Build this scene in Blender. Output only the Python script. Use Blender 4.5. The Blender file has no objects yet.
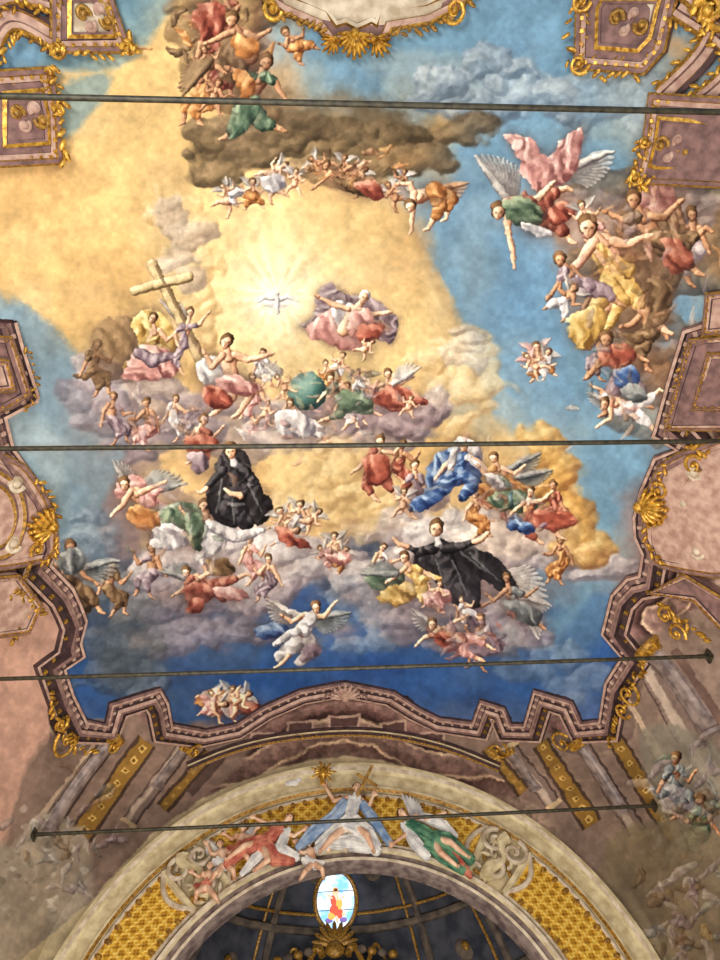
import bpy, bmesh, math, random
import numpy as np
from mathutils import Vector, Matrix
from mathutils.geometry import tessellate_polygon
rng=np.random.RandomState(7); random.seed(7)
sc=bpy.context.scene
try:
    sc.view_settings.view_transform='Standard'; sc.view_settings.look='None'
except Exception as e: print(e)
# ------------------------------------------------------------ survey geometry
F=700.
Xc=np.array([10360,145,-700.]);Xc/=np.linalg.norm(Xc)
Zc=np.array([0,.5,-.8660]);Zc[0]=-(Zc[1]*Xc[1]+Zc[2]*Xc[2])/Xc[0];Zc/=np.linalg.norm(Zc)
Yc=np.cross(Zc,Xc)
RW=np.array([Xc,Yc,Zc])
C=np.array([-.70,0,1.6])
A_=6.29;B_=5.1;ZS=8.825;YA=15.3;YB=-5.0
tt=np.linspace(0,math.pi/2,2001)
dx=A_*np.cos(tt);dz=B_*np.sin(tt)
ss=np.concatenate([[0],np.cumsum(np.sqrt(((dx[1:]+dx[:-1])/2)**2+((dz[1:]+dz[:-1])/2)**2)*(tt[1]-tt[0]))])
SM=ss[-1]
def ray(px,py):
    d=np.array([(px-360)/F,(480-py)/F,-1.]); return RW@d
def sy(px,py):
    d=ray(px,py)
    a=(d[0]/A_)**2+(d[2]/B_)**2
    b=2*(C[0]*d[0]/A_**2+(C[2]-ZS)*d[2]/B_**2)
    c=(C[0]/A_)**2+((C[2]-ZS)/B_)**2-1
    D=b*b-4*a*c
    if D>0:
        t=(-b+math.sqrt(D))/(2*a); p=C+t*d
        if p[2]>ZS:
            th=math.atan2(p[0]/A_,(p[2]-ZS)/B_)
            return (math.copysign(np.interp(abs(th),tt,ss),th),p[1])
    sg=1 if d[0]>0 else -1
    t=(sg*A_-C[0])/d[0]; p=C+t*d
    return (sg*(SM+ZS-p[2]),p[1])
def V(s,y,h=0.):
    a=abs(s);sg=1 if s>=0 else -1
    if a>SM: return Vector((sg*(A_-h),y,ZS-(a-SM)))
    th=float(np.interp(a,ss,tt))
    n=Vector((-sg*math.sin(th)/A_,0,-math.cos(th)/B_)).normalized()
    return Vector((sg*A_*math.sin(th),y,ZS+B_*math.cos(th)))+n*h
def frame(s,y):
    p=V(s,y);q=V(s+.01,y);es=(q-p).normalized();ey=Vector((0,1,0))
    n=(V(s,y,.1)-p).normalized()
    return p,es,ey,n
def AP(px,py,dep=0.):
    d=ray(px,py);t=(YA-dep-C[1])/d[1];p=C+t*d
    return Vector((p[0],YA-dep,p[2]))
# ------------------------------------------------------------ painter
S=2;X0,Y0,X1,Y1=-120,-120,840,1010
W_,H_=(X1-X0)*S,(Y1-Y0)*S
def noise(cell,seed):
    r=np.random.RandomState(seed)
    gw=int((X1-X0)/cell)+3;gh=int((Y1-Y0)/cell)+3
    g=r.rand(gh,gw).astype(np.float32)*2-1
    x=np.arange(W_)/(S*cell);y=np.arange(H_)/(S*cell)
    xi=x.astype(int);yi=y.astype(int);fx=(x-xi).astype(np.float32);fy=(y-yi).astype(np.float32)
    fx=fx*fx*(3-2*fx);fy=(fy*fy*(3-2*fy))[:,None]
    a=g[yi][:,xi]*(1-fx)+g[yi][:,xi+1]*fx
    b=g[yi+1][:,xi]*(1-fx)+g[yi+1][:,xi+1]*fx
    return a*(1-fy)+b*fy
def fbm(cells,seed,p=.6):
    o=0;w=1;t=0
    for i,c in enumerate(cells):
        o=o+noise(c,seed+i)*w;t+=w;w*=p
    return (o/t*1.6).astype(np.float32)
N1=fbm([60,30,15,8,4,2],11);N2=fbm([60,30,15,8,4,2],31)
N3=fbm([16,8,4,2],51);N4=fbm([6,3,1.5],71);N5=fbm([22,11],91)
GX,GY=np.meshgrid((np.arange(W_)/S+X0).astype(np.float32),(np.arange(H_)/S+Y0).astype(np.float32))
pal=dict(b=(112,152,178),B=(52,94,154),l=(152,170,172),y=(226,186,122),Y=(250,224,160),o=(192,148,88),d=(104,88,66),
 m=(146,124,120),w=(204,192,186),g=(84,92,90),k=(68,80,102),r=(160,116,88),n=(192,162,124))
rows="""bbbbnrrnnnnbbbbbbbb
bbblyrrlbbbbbbbblnb
blyyyornlblllbbblll
yyyyyodddddobbbblll
yyyyyddoooobbbbblrl
yyyywyyyyybbbbrrrrn
yyyywyyyyynbbbrrrnn
yyyywYYYyyobbbbrrbn
blyynyYYYyybbbbrrbl
bbbmnoYynmywbbbbrrm
bbmmmmnnnmmybbbbbmm
bbmmmwwnnmyynybbbbm
bbbmnmnyymmwnoobbmm
mbbmnnwwnmmwmmobmnm
mbkmnnwwwkwwwmmlmnm
mgggmmmwkkwmmmbbmmm
mgkgkkBBBBkkkkbBmmm
mmBkkBBBBBBBkBBBmmm
nmmBBmmmmmmmmmmmmmm""".split()
G=np.array([[pal[c] for c in r] for r in rows],np.float32)
gx=np.clip((GX+N1*24)/40,0,17.999);gy=np.clip((GY+N2*24)/40,0,17.999)
xi=gx.astype(int);yi=gy.astype(int);fx=(gx-xi);fy=(gy-yi)
fx=(fx*fx*(3-2*fx))[...,None];fy=(fy*fy*(3-2*fy))[...,None]
CV=(G[yi,xi]*(1-fx)+G[yi,xi+1]*fx)*(1-fy)+(G[yi+1,xi]*(1-fx)+G[yi+1,xi+1]*fx)*fy
del gx,gy,xi,yi,fx,fy
CV=CV.astype(np.float32)
def box(x0,y0,x1,y1):
    a=max(0,int((x0-X0)*S));b=min(W_,int((x1-X0)*S)+1);c=max(0,int((y0-Y0)*S));d=min(H_,int((y1-Y0)*S)+1)
    if b<=a+2 or d<=c+2: return None
    return (slice(c,d),slice(a,b))
def smooth(p,n=5,closed=True):
    p=[np.array(q,float) for q in p];m=len(p);o=[]
    for i in range(m if closed else m-1):
        if closed:p0,p1,p2,p3=p[i-1],p[i],p[(i+1)%m],p[(i+2)%m]
        else:p0,p1,p2,p3=p[max(i-1,0)],p[i],p[i+1],p[min(i+2,m-1)]
        for k in range(n):
            t=k/n;o.append(.5*((2*p1)+(p2-p0)*t+(2*p0-5*p1+4*p2-p3)*t*t+(3*p1-p0-3*p2+p3)*t**3))
    if not closed:o.append(p[-1])
    return np.array(o)
def sdf(P,x,y):
    d2=np.full(x.shape,1e12,np.float32);ins=np.zeros(x.shape,bool);m=len(P)
    for i in range(m):
        ax,ay=P[i];bx,by=P[(i+1)%m];ex,ey=bx-ax,by-ay;L=ex*ex+ey*ey+1e-9
        t=np.clip(((x-ax)*ex+(y-ay)*ey)/L,0,1)
        q=(x-ax-t*ex)**2+(y-ay-t*ey)**2
        np.minimum(d2,q,out=d2)
        c=((ay>y)!=(by>y))
        if abs(ey)>1e-9: ins^=c&(x<ex*(y-ay)/ey+ax)
    d=np.sqrt(d2);return np.where(ins,d,-d)
def psdf(P,sl):
    x=GX[sl];y=GY[sl]
    if x.size<150000: return sdf(P,x,y)
    k=6 if x.size>600000 else 3
    xs=np.arange(0,x.shape[1]+k,k);ys=np.arange(0,x.shape[0]+k,k)
    xx,yy=np.meshgrid(x[0,0]+xs/S,y[0,0]+ys/S)
    q=sdf(P,xx.astype(np.float32),yy.astype(np.float32))
    u=np.arange(x.shape[1])/k;v=np.arange(x.shape[0])/k;ui=np.minimum(u.astype(int),q.shape[1]-2);vi=np.minimum(v.astype(int),q.shape[0]-2)
    fu=u-ui;fv=(v-vi)[:,None]
    return ((q[vi][:,ui]*(1-fu)+q[vi][:,ui+1]*fu)*(1-fv)+(q[vi+1][:,ui]*(1-fu)+q[vi+1][:,ui+1]*fu)*fv).astype(np.float32)
def ramp(cr,v):
    d,m,l=[np.array(c,np.float32) for c in cr];v=np.clip(v,0,1)[...,None]
    return np.where(v<.5,d+(m-d)*v*2,m+(l-m)*(v*2-1))
def comp(sl,mask,col,alpha=1.):
    m=(np.clip(mask,0,1)*alpha)[...,None];CV[sl]=CV[sl]*(1-m)+col*m
def area(pts,col,soft=6,warp=10,alpha=1,sm=True,var=.06):
    P=smooth(pts) if sm else np.array(pts,float)
    pad=soft+warp+4
    sl=box(P[:,0].min()-pad,P[:,1].min()-pad,P[:,0].max()+pad,P[:,1].max()+pad)
    if sl is None:return
    d=psdf(P,sl)+N1[sl]*warp+N3[sl]*warp*.4
    c=np.array(col,np.float32)*(1+N2[sl][...,None]*var*2)
    comp(sl,d/soft+.5,c,alpha)
K=dict(pink=((134,76,74),(204,144,134),(248,216,202)),red=((88,34,30),(172,84,66),(228,162,134)),
 blue=((26,44,92),(66,100,158),(172,196,220)),yel=((126,86,40),(212,168,86),(252,232,168)),
 grn=((36,54,44),(86,112,88),(172,188,152)),wht=((118,112,120),(198,192,190),(250,246,238)),
 blk=((18,16,20),(42,40,45),(112,106,108)),org=((120,66,36),(198,128,70),(244,198,136)),
 mau=((76,60,72),(142,118,128),(204,188,188)),brn=((54,38,28),(112,84,58),(176,144,106)),
 gry=((56,60,64),(114,118,118),(188,188,180)),fl=((126,74,54),(214,158,118),(255,228,194)),
 fd=((86,50,36),(170,114,80),(230,184,140)),hr=((44,28,18),(96,66,42),(164,122,82)),
 wng=((88,82,84),(162,154,148),(238,230,218)),cl=((126,112,118),(184,168,166),(236,224,214)),
 cd=((66,54,40),(114,94,68),(170,142,106)),cy=((190,146,92),(230,198,140),(255,238,198)),
 cb=((84,100,118),(138,152,164),(204,208,206)),co=((154,98,46),(208,154,76),(246,212,138)),
 wood=((116,90,58),(194,166,116),(242,222,174)),pur=((54,40,54),(100,78,92),(162,140,146)),
 cp=((98,90,102),(148,134,142),(206,192,190)))
def dr(k,pts,ang=60,freq=.34,alpha=.96,soft=1.5,sm=True,sh=True):
    P=smooth(pts,4) if sm else np.array(pts,float)
    sl=box(P[:,0].min()-9,P[:,1].min()-9,P[:,0].max()+9,P[:,1].max()+9)
    if sl is None:return
    d0=psdf(P,sl);d=d0+N4[sl]*1.2+N3[sl]*2.8
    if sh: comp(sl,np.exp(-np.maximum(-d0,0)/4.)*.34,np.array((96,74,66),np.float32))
    ph=random.random()*6;a=math.radians(ang)+N5[sl]*.55+N3[sl]*.15
    x=GX[sl]-P[:,0].mean();y=GY[sl]-P[:,1].mean()
    q=(-x*np.sin(a)+y*np.cos(a))*freq+N1[sl]*2.5+ph
    q2=(-x*np.sin(a+.5)+y*np.cos(a+.5))*freq*1.9+N2[sl]*4
    saw=lambda t:(np.abs(((t/3.14159)%2)-1)*2-1)
    amp=.6+.5*np.clip(N5[sl]+.3,-.4,1)
    v=.52+(.34*saw(q)+.18*saw(q2))*amp+.10*N4[sl]
    gy_,gx_=np.gradient(d0*S)
    v+=-.5*(gx_*LX+gy_*LY)*np.exp(-np.maximum(d0,0)/4.5)
    v-=.14*np.exp(-np.maximum(d,0)/1.3)
    rr=max(np.ptp(P[:,0]),np.ptp(P[:,1]))/2+1
    v+=-.2*(x*.5+y*.8)/rr
    if k=='blk':v=v*.8
    comp(sl,d/soft+.5,ramp(K[k],v),alpha)
LX,LY,LZ=-.5,-.55,.67
def limb(pts,rad,k='fl',alpha=1,edge=.08,fold=0):
    P=[np.array(p,float) for p in pts];m=max(rad)+2
    sl=box(min(p[0] for p in P)-m,min(p[1] for p in P)-m,max(p[0] for p in P)+m,max(p[1] for p in P)+m)
    if sl is None:return
    x=GX[sl];y=GY[sl];best=np.full(x.shape,1e9,np.float32);nx=np.zeros_like(x);ny=np.zeros_like(x);al=np.zeros_like(x);acc=0
    for i in range(len(P)-1):
        a,b=P[i],P[i+1];e=b-a;L=e@e+1e-6
        t=np.clip(((x-a[0])*e[0]+(y-a[1])*e[1])/L,0,1)
        r=rad[i]+(rad[i+1]-rad[i])*t
        ux=x-a[0]-t*e[0];uy=y-a[1]-t*e[1];d=np.sqrt(ux*ux+uy*uy)
        q=d-r;c=q<best;best=np.where(c,q,best);nx=np.where(c,ux/r,nx);ny=np.where(c,uy/r,ny)
        al=np.where(c,acc+t*math.sqrt(L),al);acc+=math.sqrt(L)
    n2=np.clip(nx*nx+ny*ny,0,1);z=np.sqrt(1-n2)
    v=.12+.9*(nx*LX+ny*LY+z*LZ)+.12*N4[sl]-edge*(n2>.7)
    if fold:
        s_=nx*1.2+al*.16+N3[sl]*1.1;v=v*.78+.08+.28*np.sin(s_*3.3)*(.6+.4*N5[sl]);best=best+N3[sl]*1.6
    comp(sl,-best*(1.1 if not fold else .8)+.5,ramp(K[k],v),alpha)
def head(x,y,r,k='fl',hair='hr',tilt=0,hal=False):
    a=math.radians(tilt);ux,uy=math.sin(a),-math.cos(a)
    limb([(x+ux*r*.45,y+uy*r*.45),(x+ux*r*.1,y+uy*r*.1)],[r*.95,r*.9],hair)
    limb([(x-ux*r*.02,y-uy*r*.02),(x-ux*r*.5,y-uy*r*.5)],[r*.74,r*.5],k,1,.02)
    sx,sy_=uy,-ux
    for sgn in (-1,1):
        limb([(x+sx*r*.28*sgn,y+sy_*r*.28*sgn)]*2,[r*.13,r*.13],'hr',.75)
    limb([(x-ux*r*.1,y-uy*r*.1),(x-ux*r*.28,y-uy*r*.28)],[r*.08,r*.1],'fd',.6)
    limb([(x-ux*r*.5,y-uy*r*.5)]*2,[r*.14,r*.1],'red',.6)
def wing(x,y,tx,ty,w,k='wng',n=8,alpha=.8):
    dx_,dy_=tx-x,ty-y;L=math.hypot(dx_,dy_);a0=math.atan2(dy_,dx_)
    sgn=1 if w>0 else -1;w=abs(w)
    for i in range(n,-1,-1):
        f=i/n;a=a0+sgn*w*f*1.1;l=L*(1-.45*f)
        rx,ry=x+dx_*.35*(1-f),y+dy_*.35*(1-f)
        ex,ey=x+math.cos(a)*l,y+math.sin(a)*l
        limb([(rx,ry),((rx+ex)/2,(ry+ey)/2-1),(ex,ey)],[L*.06+.8,L*.07+.8,L*.025+.4],k,alpha*.85)
    limb([(x,y),(x+dx_*.5,y+dy_*.5),(tx,ty)],[L*.07+1,L*.06+1,1],k,alpha)
def glaze(x,y,rx,ry,col,al):
    sl=box(x-rx*2,y-ry*2,x+rx*2,y+ry*2)
    if sl is None:return
    u=(GX[sl]-x)/rx+N1[sl]*.5;v=(GY[sl]-y)/ry+N2[sl]*.5
    comp(sl,np.exp(-(u*u+v*v)*1.6),np.array(col,np.float32),al)
FR=random.Random(42);COV=['red','pink','wht','yel','grn','blue','org','mau','wht','pink','brn']
def fig(hd,ch,pv,arms=(),legs=(),r=6,k='fl',hair='hr',tilt=0,cov=None):
    if cov is None and legs:cov=FR.choice(COV)
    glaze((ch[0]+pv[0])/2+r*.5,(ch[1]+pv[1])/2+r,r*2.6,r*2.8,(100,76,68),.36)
    for kn,ft in legs:
        limb([pv,kn,ft],[r*.95,r*.62,r*.36],k);
        dxx=ft[0]-kn[0];s_=1 if dxx>=0 else -1
        limb([ft,(ft[0]+s_*r*.7,ft[1]+r*.35)],[r*.34,r*.22],k)
    mid=((ch[0]+pv[0])/2,(ch[1]+pv[1])/2)
    limb([ch,mid,pv],[r*1.2,r*1.0,r*1.05],k)
    limb([((ch[0]+mid[0])/2,(ch[1]+mid[1])/2),mid],[r*.12,r*.1],'fd',.4)
    if cov:
        for kn,ft in legs:
            e=(kn[0]*.6+ft[0]*.4,kn[1]*.6+ft[1]*.4)
            limb([pv,kn,e],[r*1.3,r*1.05,r*.75],cov,1,.08,1)
        if FR.random()<.6:
            sgn=FR.choice([-1,1]);limb([(ch[0]+sgn*r*.8,ch[1]-r*.2),mid,(pv[0]-sgn*r*.6,pv[1])],[r*.5,r*.7,r*.9],cov,1,.08,1)
        if FR.random()<.55:
            q=FR.uniform(0,6.28);limb([pv,(pv[0]+math.cos(q)*r*2.2,pv[1]+math.sin(q)*r*1.6),(pv[0]+math.cos(q+.5)*r*4,pv[1]+math.sin(q+.5)*r*2.6)],[r*.9,r*.9,r*.25],cov,1,.08,1)
    limb([hd,ch],[r*.45,r*.6],k)
    for el,hn in arms:
        sh=(ch[0]+(1 if el[0]>ch[0] else -1)*r*.9,ch[1]-r*.4)
        limb([sh,el,hn],[r*.55,r*.44,r*.28],k)
        if cov and FR.random()<.35: limb([sh,((sh[0]+el[0])/2,(sh[1]+el[1])/2)],[r*.8,r*.65],cov,1,.08,1)
        limb([hn,(hn[0]+(hn[0]-el[0])*.18,hn[1]+(hn[1]-el[1])*.18)],[r*.34,r*.2],k)
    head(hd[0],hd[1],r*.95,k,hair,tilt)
def putto(x,y,r=5,ang=0,k='fl',w=None):
    a=math.radians(ang);c,s=math.cos(a),math.sin(a)
    T=lambda u,v:(x+u*c*r-v*s*r,y+u*s*r+v*c*r)
    if w:
        wing(*T(-.6,1),*T(-3.2,-1.2),.7,w,5,.6);wing(*T(.6,1),*T(3.2,-1),-.7,w,5,.6)
    fig(T(0,0),T(.1,1.9),T(.2,3.6),[(T(-1.9,2.2),T(-2.7,.8)),(T(2,2.6),T(3,1.6))],[(T(-1.3,5),T(-1.8,6.6)),(T(1.8,4.8),T(2.6,6.2))],r*.95,k,'hr',ang,FR.choice(['','','','wht','pink','org']))
def rfig(x,y,r=5,d=1,k='fl',cov=None,w=None,lean=0):
    """seated / floating angel template with natural variation"""
    j=lambda s:FR.uniform(-s,s)*r;T=lambda u,v:(x+d*u*r+lean*v*r*.3+j(.3),y+v*r+j(.3))
    if w:wing(*T(-.6,2),*T(-5,-1.5),.7*(1 if d>0 else -1),w,6)
    fig(T(0,0),T(-.3,2.1),T(-.8,5),[(T(2.2,3.4),T(3.6,2.2+FR.uniform(-1.5,1.5))),(T(-2.2,3.8),T(-2.9,5.6))],[(T(2.2,6.2),T(2.6,9.2)),(T(1.2,7.2),T(-.2,9.8))],r,k,'hr',d*12,cov)
def blur(a,n):
    for _ in range(n):
        a=(a+np.roll(a,1,0)+np.roll(a,-1,0))/3;a=(a+np.roll(a,1,1)+np.roll(a,-1,1))/3
    return a
def cloud(pts,k,n,r0,r1,alpha=.8,seed=0):
    rr=random.Random(seed+len(pts)*7);P=smooth(pts,4)
    x0,y0,x1,y1=P[:,0].min(),P[:,1].min(),P[:,0].max(),P[:,1].max()
    sl=box(x0-r1*2,y0-r1*2,x1+r1*2,y1+r1*2)
    if sl is None:return
    X=GX[sl]+N3[sl]*6+N5[sl]*10;Y=GY[sl]+N1[sl]*16+N4[sl]*1.5;Hh=np.zeros_like(X);c=0;r0*=1.15;r1*=1.25
    while c<n:
        px,py=rr.uniform(x0,x1),rr.uniform(y0,y1)
        if sdf(P,np.array([[px]]),np.array([[py]]))[0,0]<=0: continue
        c+=1;r=rr.uniform(r0,r1)
        i0=int(max(0,(px-1.7*r-GX[sl][0,0])*S-34));i1=int((px+1.7*r-GX[sl][0,0])*S+34);j0,j1=int(max(0,(py-1.7*r-GY[sl][0,0])*S-34)),int((py+1.7*r-GY[sl][0,0])*S+34);w=(slice(j0,j1),slice(i0,i1))
        u=(X[w]-px)/(r*1.3);v=(Y[w]-py)/(r*.72);q=np.clip(1-(u*u+v*v),0,1)
        Hh[w]=np.maximum(Hh[w],q**.9*r*.8*(.7+.3*rr.random()))
    Hs=blur(Hh,16)+N3[sl]*.3;gy_,gx_=np.gradient(Hs*S/1.);g=np.sqrt(1+gx_**2+gy_**2)
    sh=(-gx_*LX-gy_*LY+LZ)/g
    big=blur(Hh,6)/(r1*.8)
    sh=.02+.62*sh+.16*N3[sl]+.05*N4[sl]+.3*N2[sl]+.2*big
    m=np.clip(blur(Hh,22)/(r0*.62)-.04,0,1);m=m*m*(3-2*m)
    comp(sl,m,ramp(K[k],sh),alpha)
def dabs(x0,y0,x1,y1,ks,n,r=3,seed=1,alpha=.85):
    rr=random.Random(seed)
    for i in range(n):
        x=rr.gauss((x0+x1)/2,(x1-x0)/4);y=rr.gauss((y0+y1)/2,(y1-y0)/4);a=rr.uniform(0,6.28);l=rr.uniform(1,3)*r
        b=a+rr.uniform(-1,1)
        p2=(x+math.cos(a)*l,y+math.sin(a)*l);p3=(p2[0]+math.cos(b)*l,p2[1]+math.sin(b)*l)
        q=rr.uniform(.5,1)*r
        limb([(x,y),p2,p3],[q*.6,q,q*.35],rr.choice(ks),alpha,.08,1)
# --- large light areas
area([(-130,160),(-60,120),(60,108),(130,52),(182,-10),(262,-20),(240,90),(300,130),(392,196),(432,262),(474,348),(500,392),(548,446),(590,520),(570,560),(470,552),(430,520),(360,540),(250,520),(170,470),(120,400),(72,352),(22,302),(-130,250)],(224,184,120),7,8,.85)
area([(60,108),(182,-10),(232,0),(226,90),(300,140),(380,196),(420,290),(300,330),(200,240),(80,230)],(232,194,128),30,14,.5)
area([(384,188),(398,196),(480,352),(470,356)],(190,154,104),5,3,.5)
area([(170,190),(330,200),(420,300),(400,380),(290,400),(200,350),(150,260)],(242,210,146),40,16,.7)
rg=random.Random(3)
for i in range(46):
    glaze(rg.uniform(-10,440),rg.uniform(100,340),rg.uniform(14,44),rg.uniform(8,26),rg.choice([(210,164,104),(242,212,156),(214,172,112),(204,172,134),(238,202,138)]),rg.uniform(.2,.4))
for (x,y,rx,ry,c,a_) in [(40,200,60,40,(210,164,104),.4),(120,270,50,40,(214,172,110),.35),(350,230,60,24,(216,176,114),.4),(400,260,30,50,(214,172,114),.4),(260,230,60,20,(248,222,164),.5),(60,130,40,20,(198,180,144),.5)]: glaze(x,y,rx,ry,c,a_)
sl=box(120,160,440,440);u=GX[sl]-277;v=GY[sl]-296;rr_=np.sqrt(u*u+v*v);an=np.arctan2(v,u)
comp(sl,np.exp(-(rr_/54)**2)*(.8+.15*np.sin(an*17+N3[sl]*1.5)),np.array((255,246,212),np.float32),.95)
comp(sl,np.clip(np.sin(an*23)*.5+.2,0,1)*np.exp(-rr_/60)*(rr_>8),np.array((255,248,218),np.float32),.35)
area([(440,190),(520,176),(560,300),(570,420),(540,440),(486,384)],(108,150,182),10,9,.7)
area([(-20,296),(30,312),(80,356),(122,392),(118,470),(96,520),(120,590),(60,560),(40,470),(-10,420)],(134,158,170),7,7,.8)
area([(-10,400),(60,440),(60,520),(10,460)],(164,178,178),18,9,.6)
area([(60,20),(170,-20),(160,30),(120,62),(60,90),(60,140),(110,80),(50,60)],(112,148,160),8,6,.7)
area([(80,600),(160,590),(260,596),(330,600),(420,640),(540,650),(600,600),(640,640),(600,730),(80,740)],(50,90,152),10,9,.75)
area([(90,560),(180,560),(260,600),(250,670),(120,700),(86,640)],(66,84,110),14,12,.6)
area([(520,560),(610,570),(600,640),(560,660)],(100,140,170),10,8,.6)
for (x,y,rx,ry,c,a_) in [(470,250,30,60,(150,172,180),.5),(520,300,40,50,(104,148,184),.5),(540,420,40,50,(124,156,176),.5),(620,130,60,20,(152,166,162),.6),(420,70,60,16,(130,156,170),.6),(200,620,60,30,(100,102,118),.6),(380,670,50,16,(36,66,126),.7),(250,680,60,14,(36,76,142),.7),(470,690,70,14,(42,84,150),.6),(560,680,30,30,(78,116,162),.6),(150,700,40,20,(76,90,108),.5),(300,600,60,12,(50,74,122),.5)]: glaze(x,y,rx,ry,c,a_)
for i in range(50):
    x=rg.uniform(430,640);y=rg.uniform(40,460);glaze(x,y,rg.uniform(10,34),rg.uniform(8,26),rg.choice([(102,144,178),(140,166,178),(124,154,174),(164,176,174)]),rg.uniform(.15,.4))
for i in range(36):
    x=rg.uniform(90,600);y=rg.uniform(600,715);glaze(x,y,rg.uniform(10,40),rg.uniform(6,16),rg.choice([(38,76,140),(74,108,160),(104,116,140),(50,66,106)]),rg.uniform(.2,.5))
# clouds
cloud([(430,92),(470,58),(520,60),(560,84),(570,110),(440,112)],'cb',30,10,22,.75,1)
cloud([(540,96),(700,80),(720,140),(640,170),(600,120)],'cb',34,12,28,.5,2)
cloud([(184,150),(260,118),(340,126),(470,120),(470,138),(420,160),(380,190),(330,178),(270,168),(200,172)],'cd',56,11,22,.85,3)
cloud([(190,140),(260,116),(330,120),(330,140),(220,160)],'cd',20,10,18,.7,41)
glaze(300,122,70,10,(84,70,52),.5);glaze(230,156,26,12,(72,58,42),.45);glaze(400,160,40,14,(164,126,84),.5);glaze(330,188,60,12,(184,140,96),.45);glaze(450,128,30,8,(150,132,100),.5)
cloud([(180,0),(255,0),(250,60),(270,120),(210,90),(190,50)],'brn',34,9,20,.6,4)
dabs(175,0,250,70,['red','org','fd','brn'],46,5,4)
cloud([(155,192),(190,200),(206,260),(214,320),(180,330),(168,260)],'cy',30,9,20,.6,5)
cloud([(160,200),(186,204),(196,262),(176,300)],'cl',14,8,15,.5,6)
cloud([(470,330),(490,380),(480,430),(440,420),(430,350)],'cy',30,8,16,.6,7)
cloud([(440,360),(470,320),(474,380)],'wht',12,6,12,.45,7)
cloud([(76,372),(130,350),(200,390),(230,420),(200,440),(120,420)],'cl',40,8,18,.8,8)
cloud([(80,380),(120,400),(160,440),(140,470),(100,430)],'cp',22,10,20,.65,9)
cloud([(150,400),(230,396),(300,420),(290,446),(180,446)],'cp',32,8,17,.6,90)
cloud([(240,400),(330,400),(420,400),(440,430),(380,446),(280,446)],'cl',44,8,17,.8,10)
cloud([(330,400),(420,404),(430,426),(350,440)],'mau',24,9,16,.65,11)
cloud([(600,180),(700,170),(730,260),(680,330),(640,350),(600,300)],'brn',50,10,25,.6,12)
cloud([(640,300),(680,330),(660,440),(620,420)],'brn',30,9,18,.5,13)
cloud([(650,180),(712,190),(716,250),(680,260)],'cl',20,8,18,.6,34)
cloud([(560,190),(620,190),(600,240),(570,240)],'cl',16,8,16,.5,44)
cloud([(80,500),(100,560),(160,590),(120,600)],'cb',20,9,17,.6,14)
area([(268,452),(330,446),(392,462),(396,510),(340,520),(280,500)],(240,208,146),12,7,.85)
cloud([(270,500),(300,450),(380,450),(400,500),(370,530),(310,520)],'cy',26,8,16,.5,15)
cloud([(150,540),(230,520),(300,540),(360,556),(366,590),(300,600),(220,590),(150,580)],'cl',56,9,19,.85,16)
cloud([(210,530),(330,560),(300,585),(220,570)],'wht',22,8,15,.6,17)
cloud([(390,520),(440,490),(480,510),(560,540),(620,566),(600,580),(520,570),(430,560)],'cl',56,9,19,.8,18)
cloud([(430,500),(500,520),(470,545),(410,540)],'wht',20,8,14,.6,19)
cloud([(530,440),(566,460),(580,520),(600,545),(570,560),(540,500)],'co',40,8,16,.8,20)
cloud([(350,590),(400,600),(470,610),(550,620),(540,650),(470,655),(400,640)],'cp',44,8,17,.75,21)
cloud([(120,590),(170,580),(260,600),(330,600),(260,640),(160,650)],'cp',44,9,18,.7,22)
cloud([(90,560),(150,600),(140,700),(100,670)],'gry',26,10,19,.45,23)
cloud([(330,592),(370,600),(380,650),(340,640)],'cb',14,7,14,.5,35)
cloud([(480,640),(580,650),(590,690),(520,690)],'cb',20,8,16,.4,36)
area([(92,598),(150,606),(160,660),(120,690),(96,660)],(74,80,82),16,9,.4)
rg=random.Random(8)
for i in range(60):
    x,y=rg.choice([(rg.uniform(80,440),rg.uniform(380,450)),(rg.uniform(90,600),rg.uniform(520,650))])
    glaze(x,y,rg.uniform(6,22),rg.uniform(4,12),rg.choice([(230,212,196),(124,106,112),(184,148,130),(112,116,132),(206,186,176),(158,126,114)]),rg.uniform(.2,.4))
# background secondary figures
for a_ in [(96,346,5,1,'fd','brn'),(114,398,4.6,1,'fd','mau'),(146,404,4.6,-1,'fd','pink'),(176,398,4.4,1,'fl','wht'),(252,378,4.4,-1,'fl','pink'),(262,352,3.6,1,'fl','wht'),
  (346,388,4.2,1,'fl','wht'),(364,384,4,-1,'fl','mau'),(402,446,4.8,1,'fd','red'),(414,468,4.8,-1,'fl','mau'),(476,494,4.6,1,'fl','org'),(552,486,4.6,-1,'fd','red'),(150,548,5,-1,'fd','mau'),
  (250,540,4.4,1,'fl','pink'),(470,590,5,1,'fd','pur'),(482,620,5,-1,'fd','mau'),(690,214,7,-1,'fd','cl'),(664,188,7,-1,'fd','brn'),(596,286,5,1,'fd','brn'),(646,300,7,-1,'fd','brn'),(600,330,5,-1,'fd','mau'),
  (212,30,7,1,'fd','red'),(200,66,6,-1,'fd','org'),(112,566,5,1,'fd','brn'),(268,560,4.4,-1,'fl','mau'),(382,548,4.4,1,'fl','wht'),(560,540,4.4,-1,'fd','org')]:
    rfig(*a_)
# --- figures : glory centre
glaze(277,302,20,16,(255,250,226),.9)
limb([(277,299),(265,297),(256,303)],[3,2.4,.8],'wht',.95);limb([(277,299),(288,296),(298,301)],[3,2.4,.8],'wht',.95)
for k_ in range(4):
    limb([(277,301),(263-k_*-3,306+k_)],[1.6,.7],'wht',.8);limb([(277,301),(290-k_*3,305+k_)],[1.6,.7],'wht',.8)
limb([(277,296),(277,304),(277,313)],[1.8,2.8,1.6],'wht');limb([(277,293)]*2,[1.9,1.9],'wht')
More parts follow.
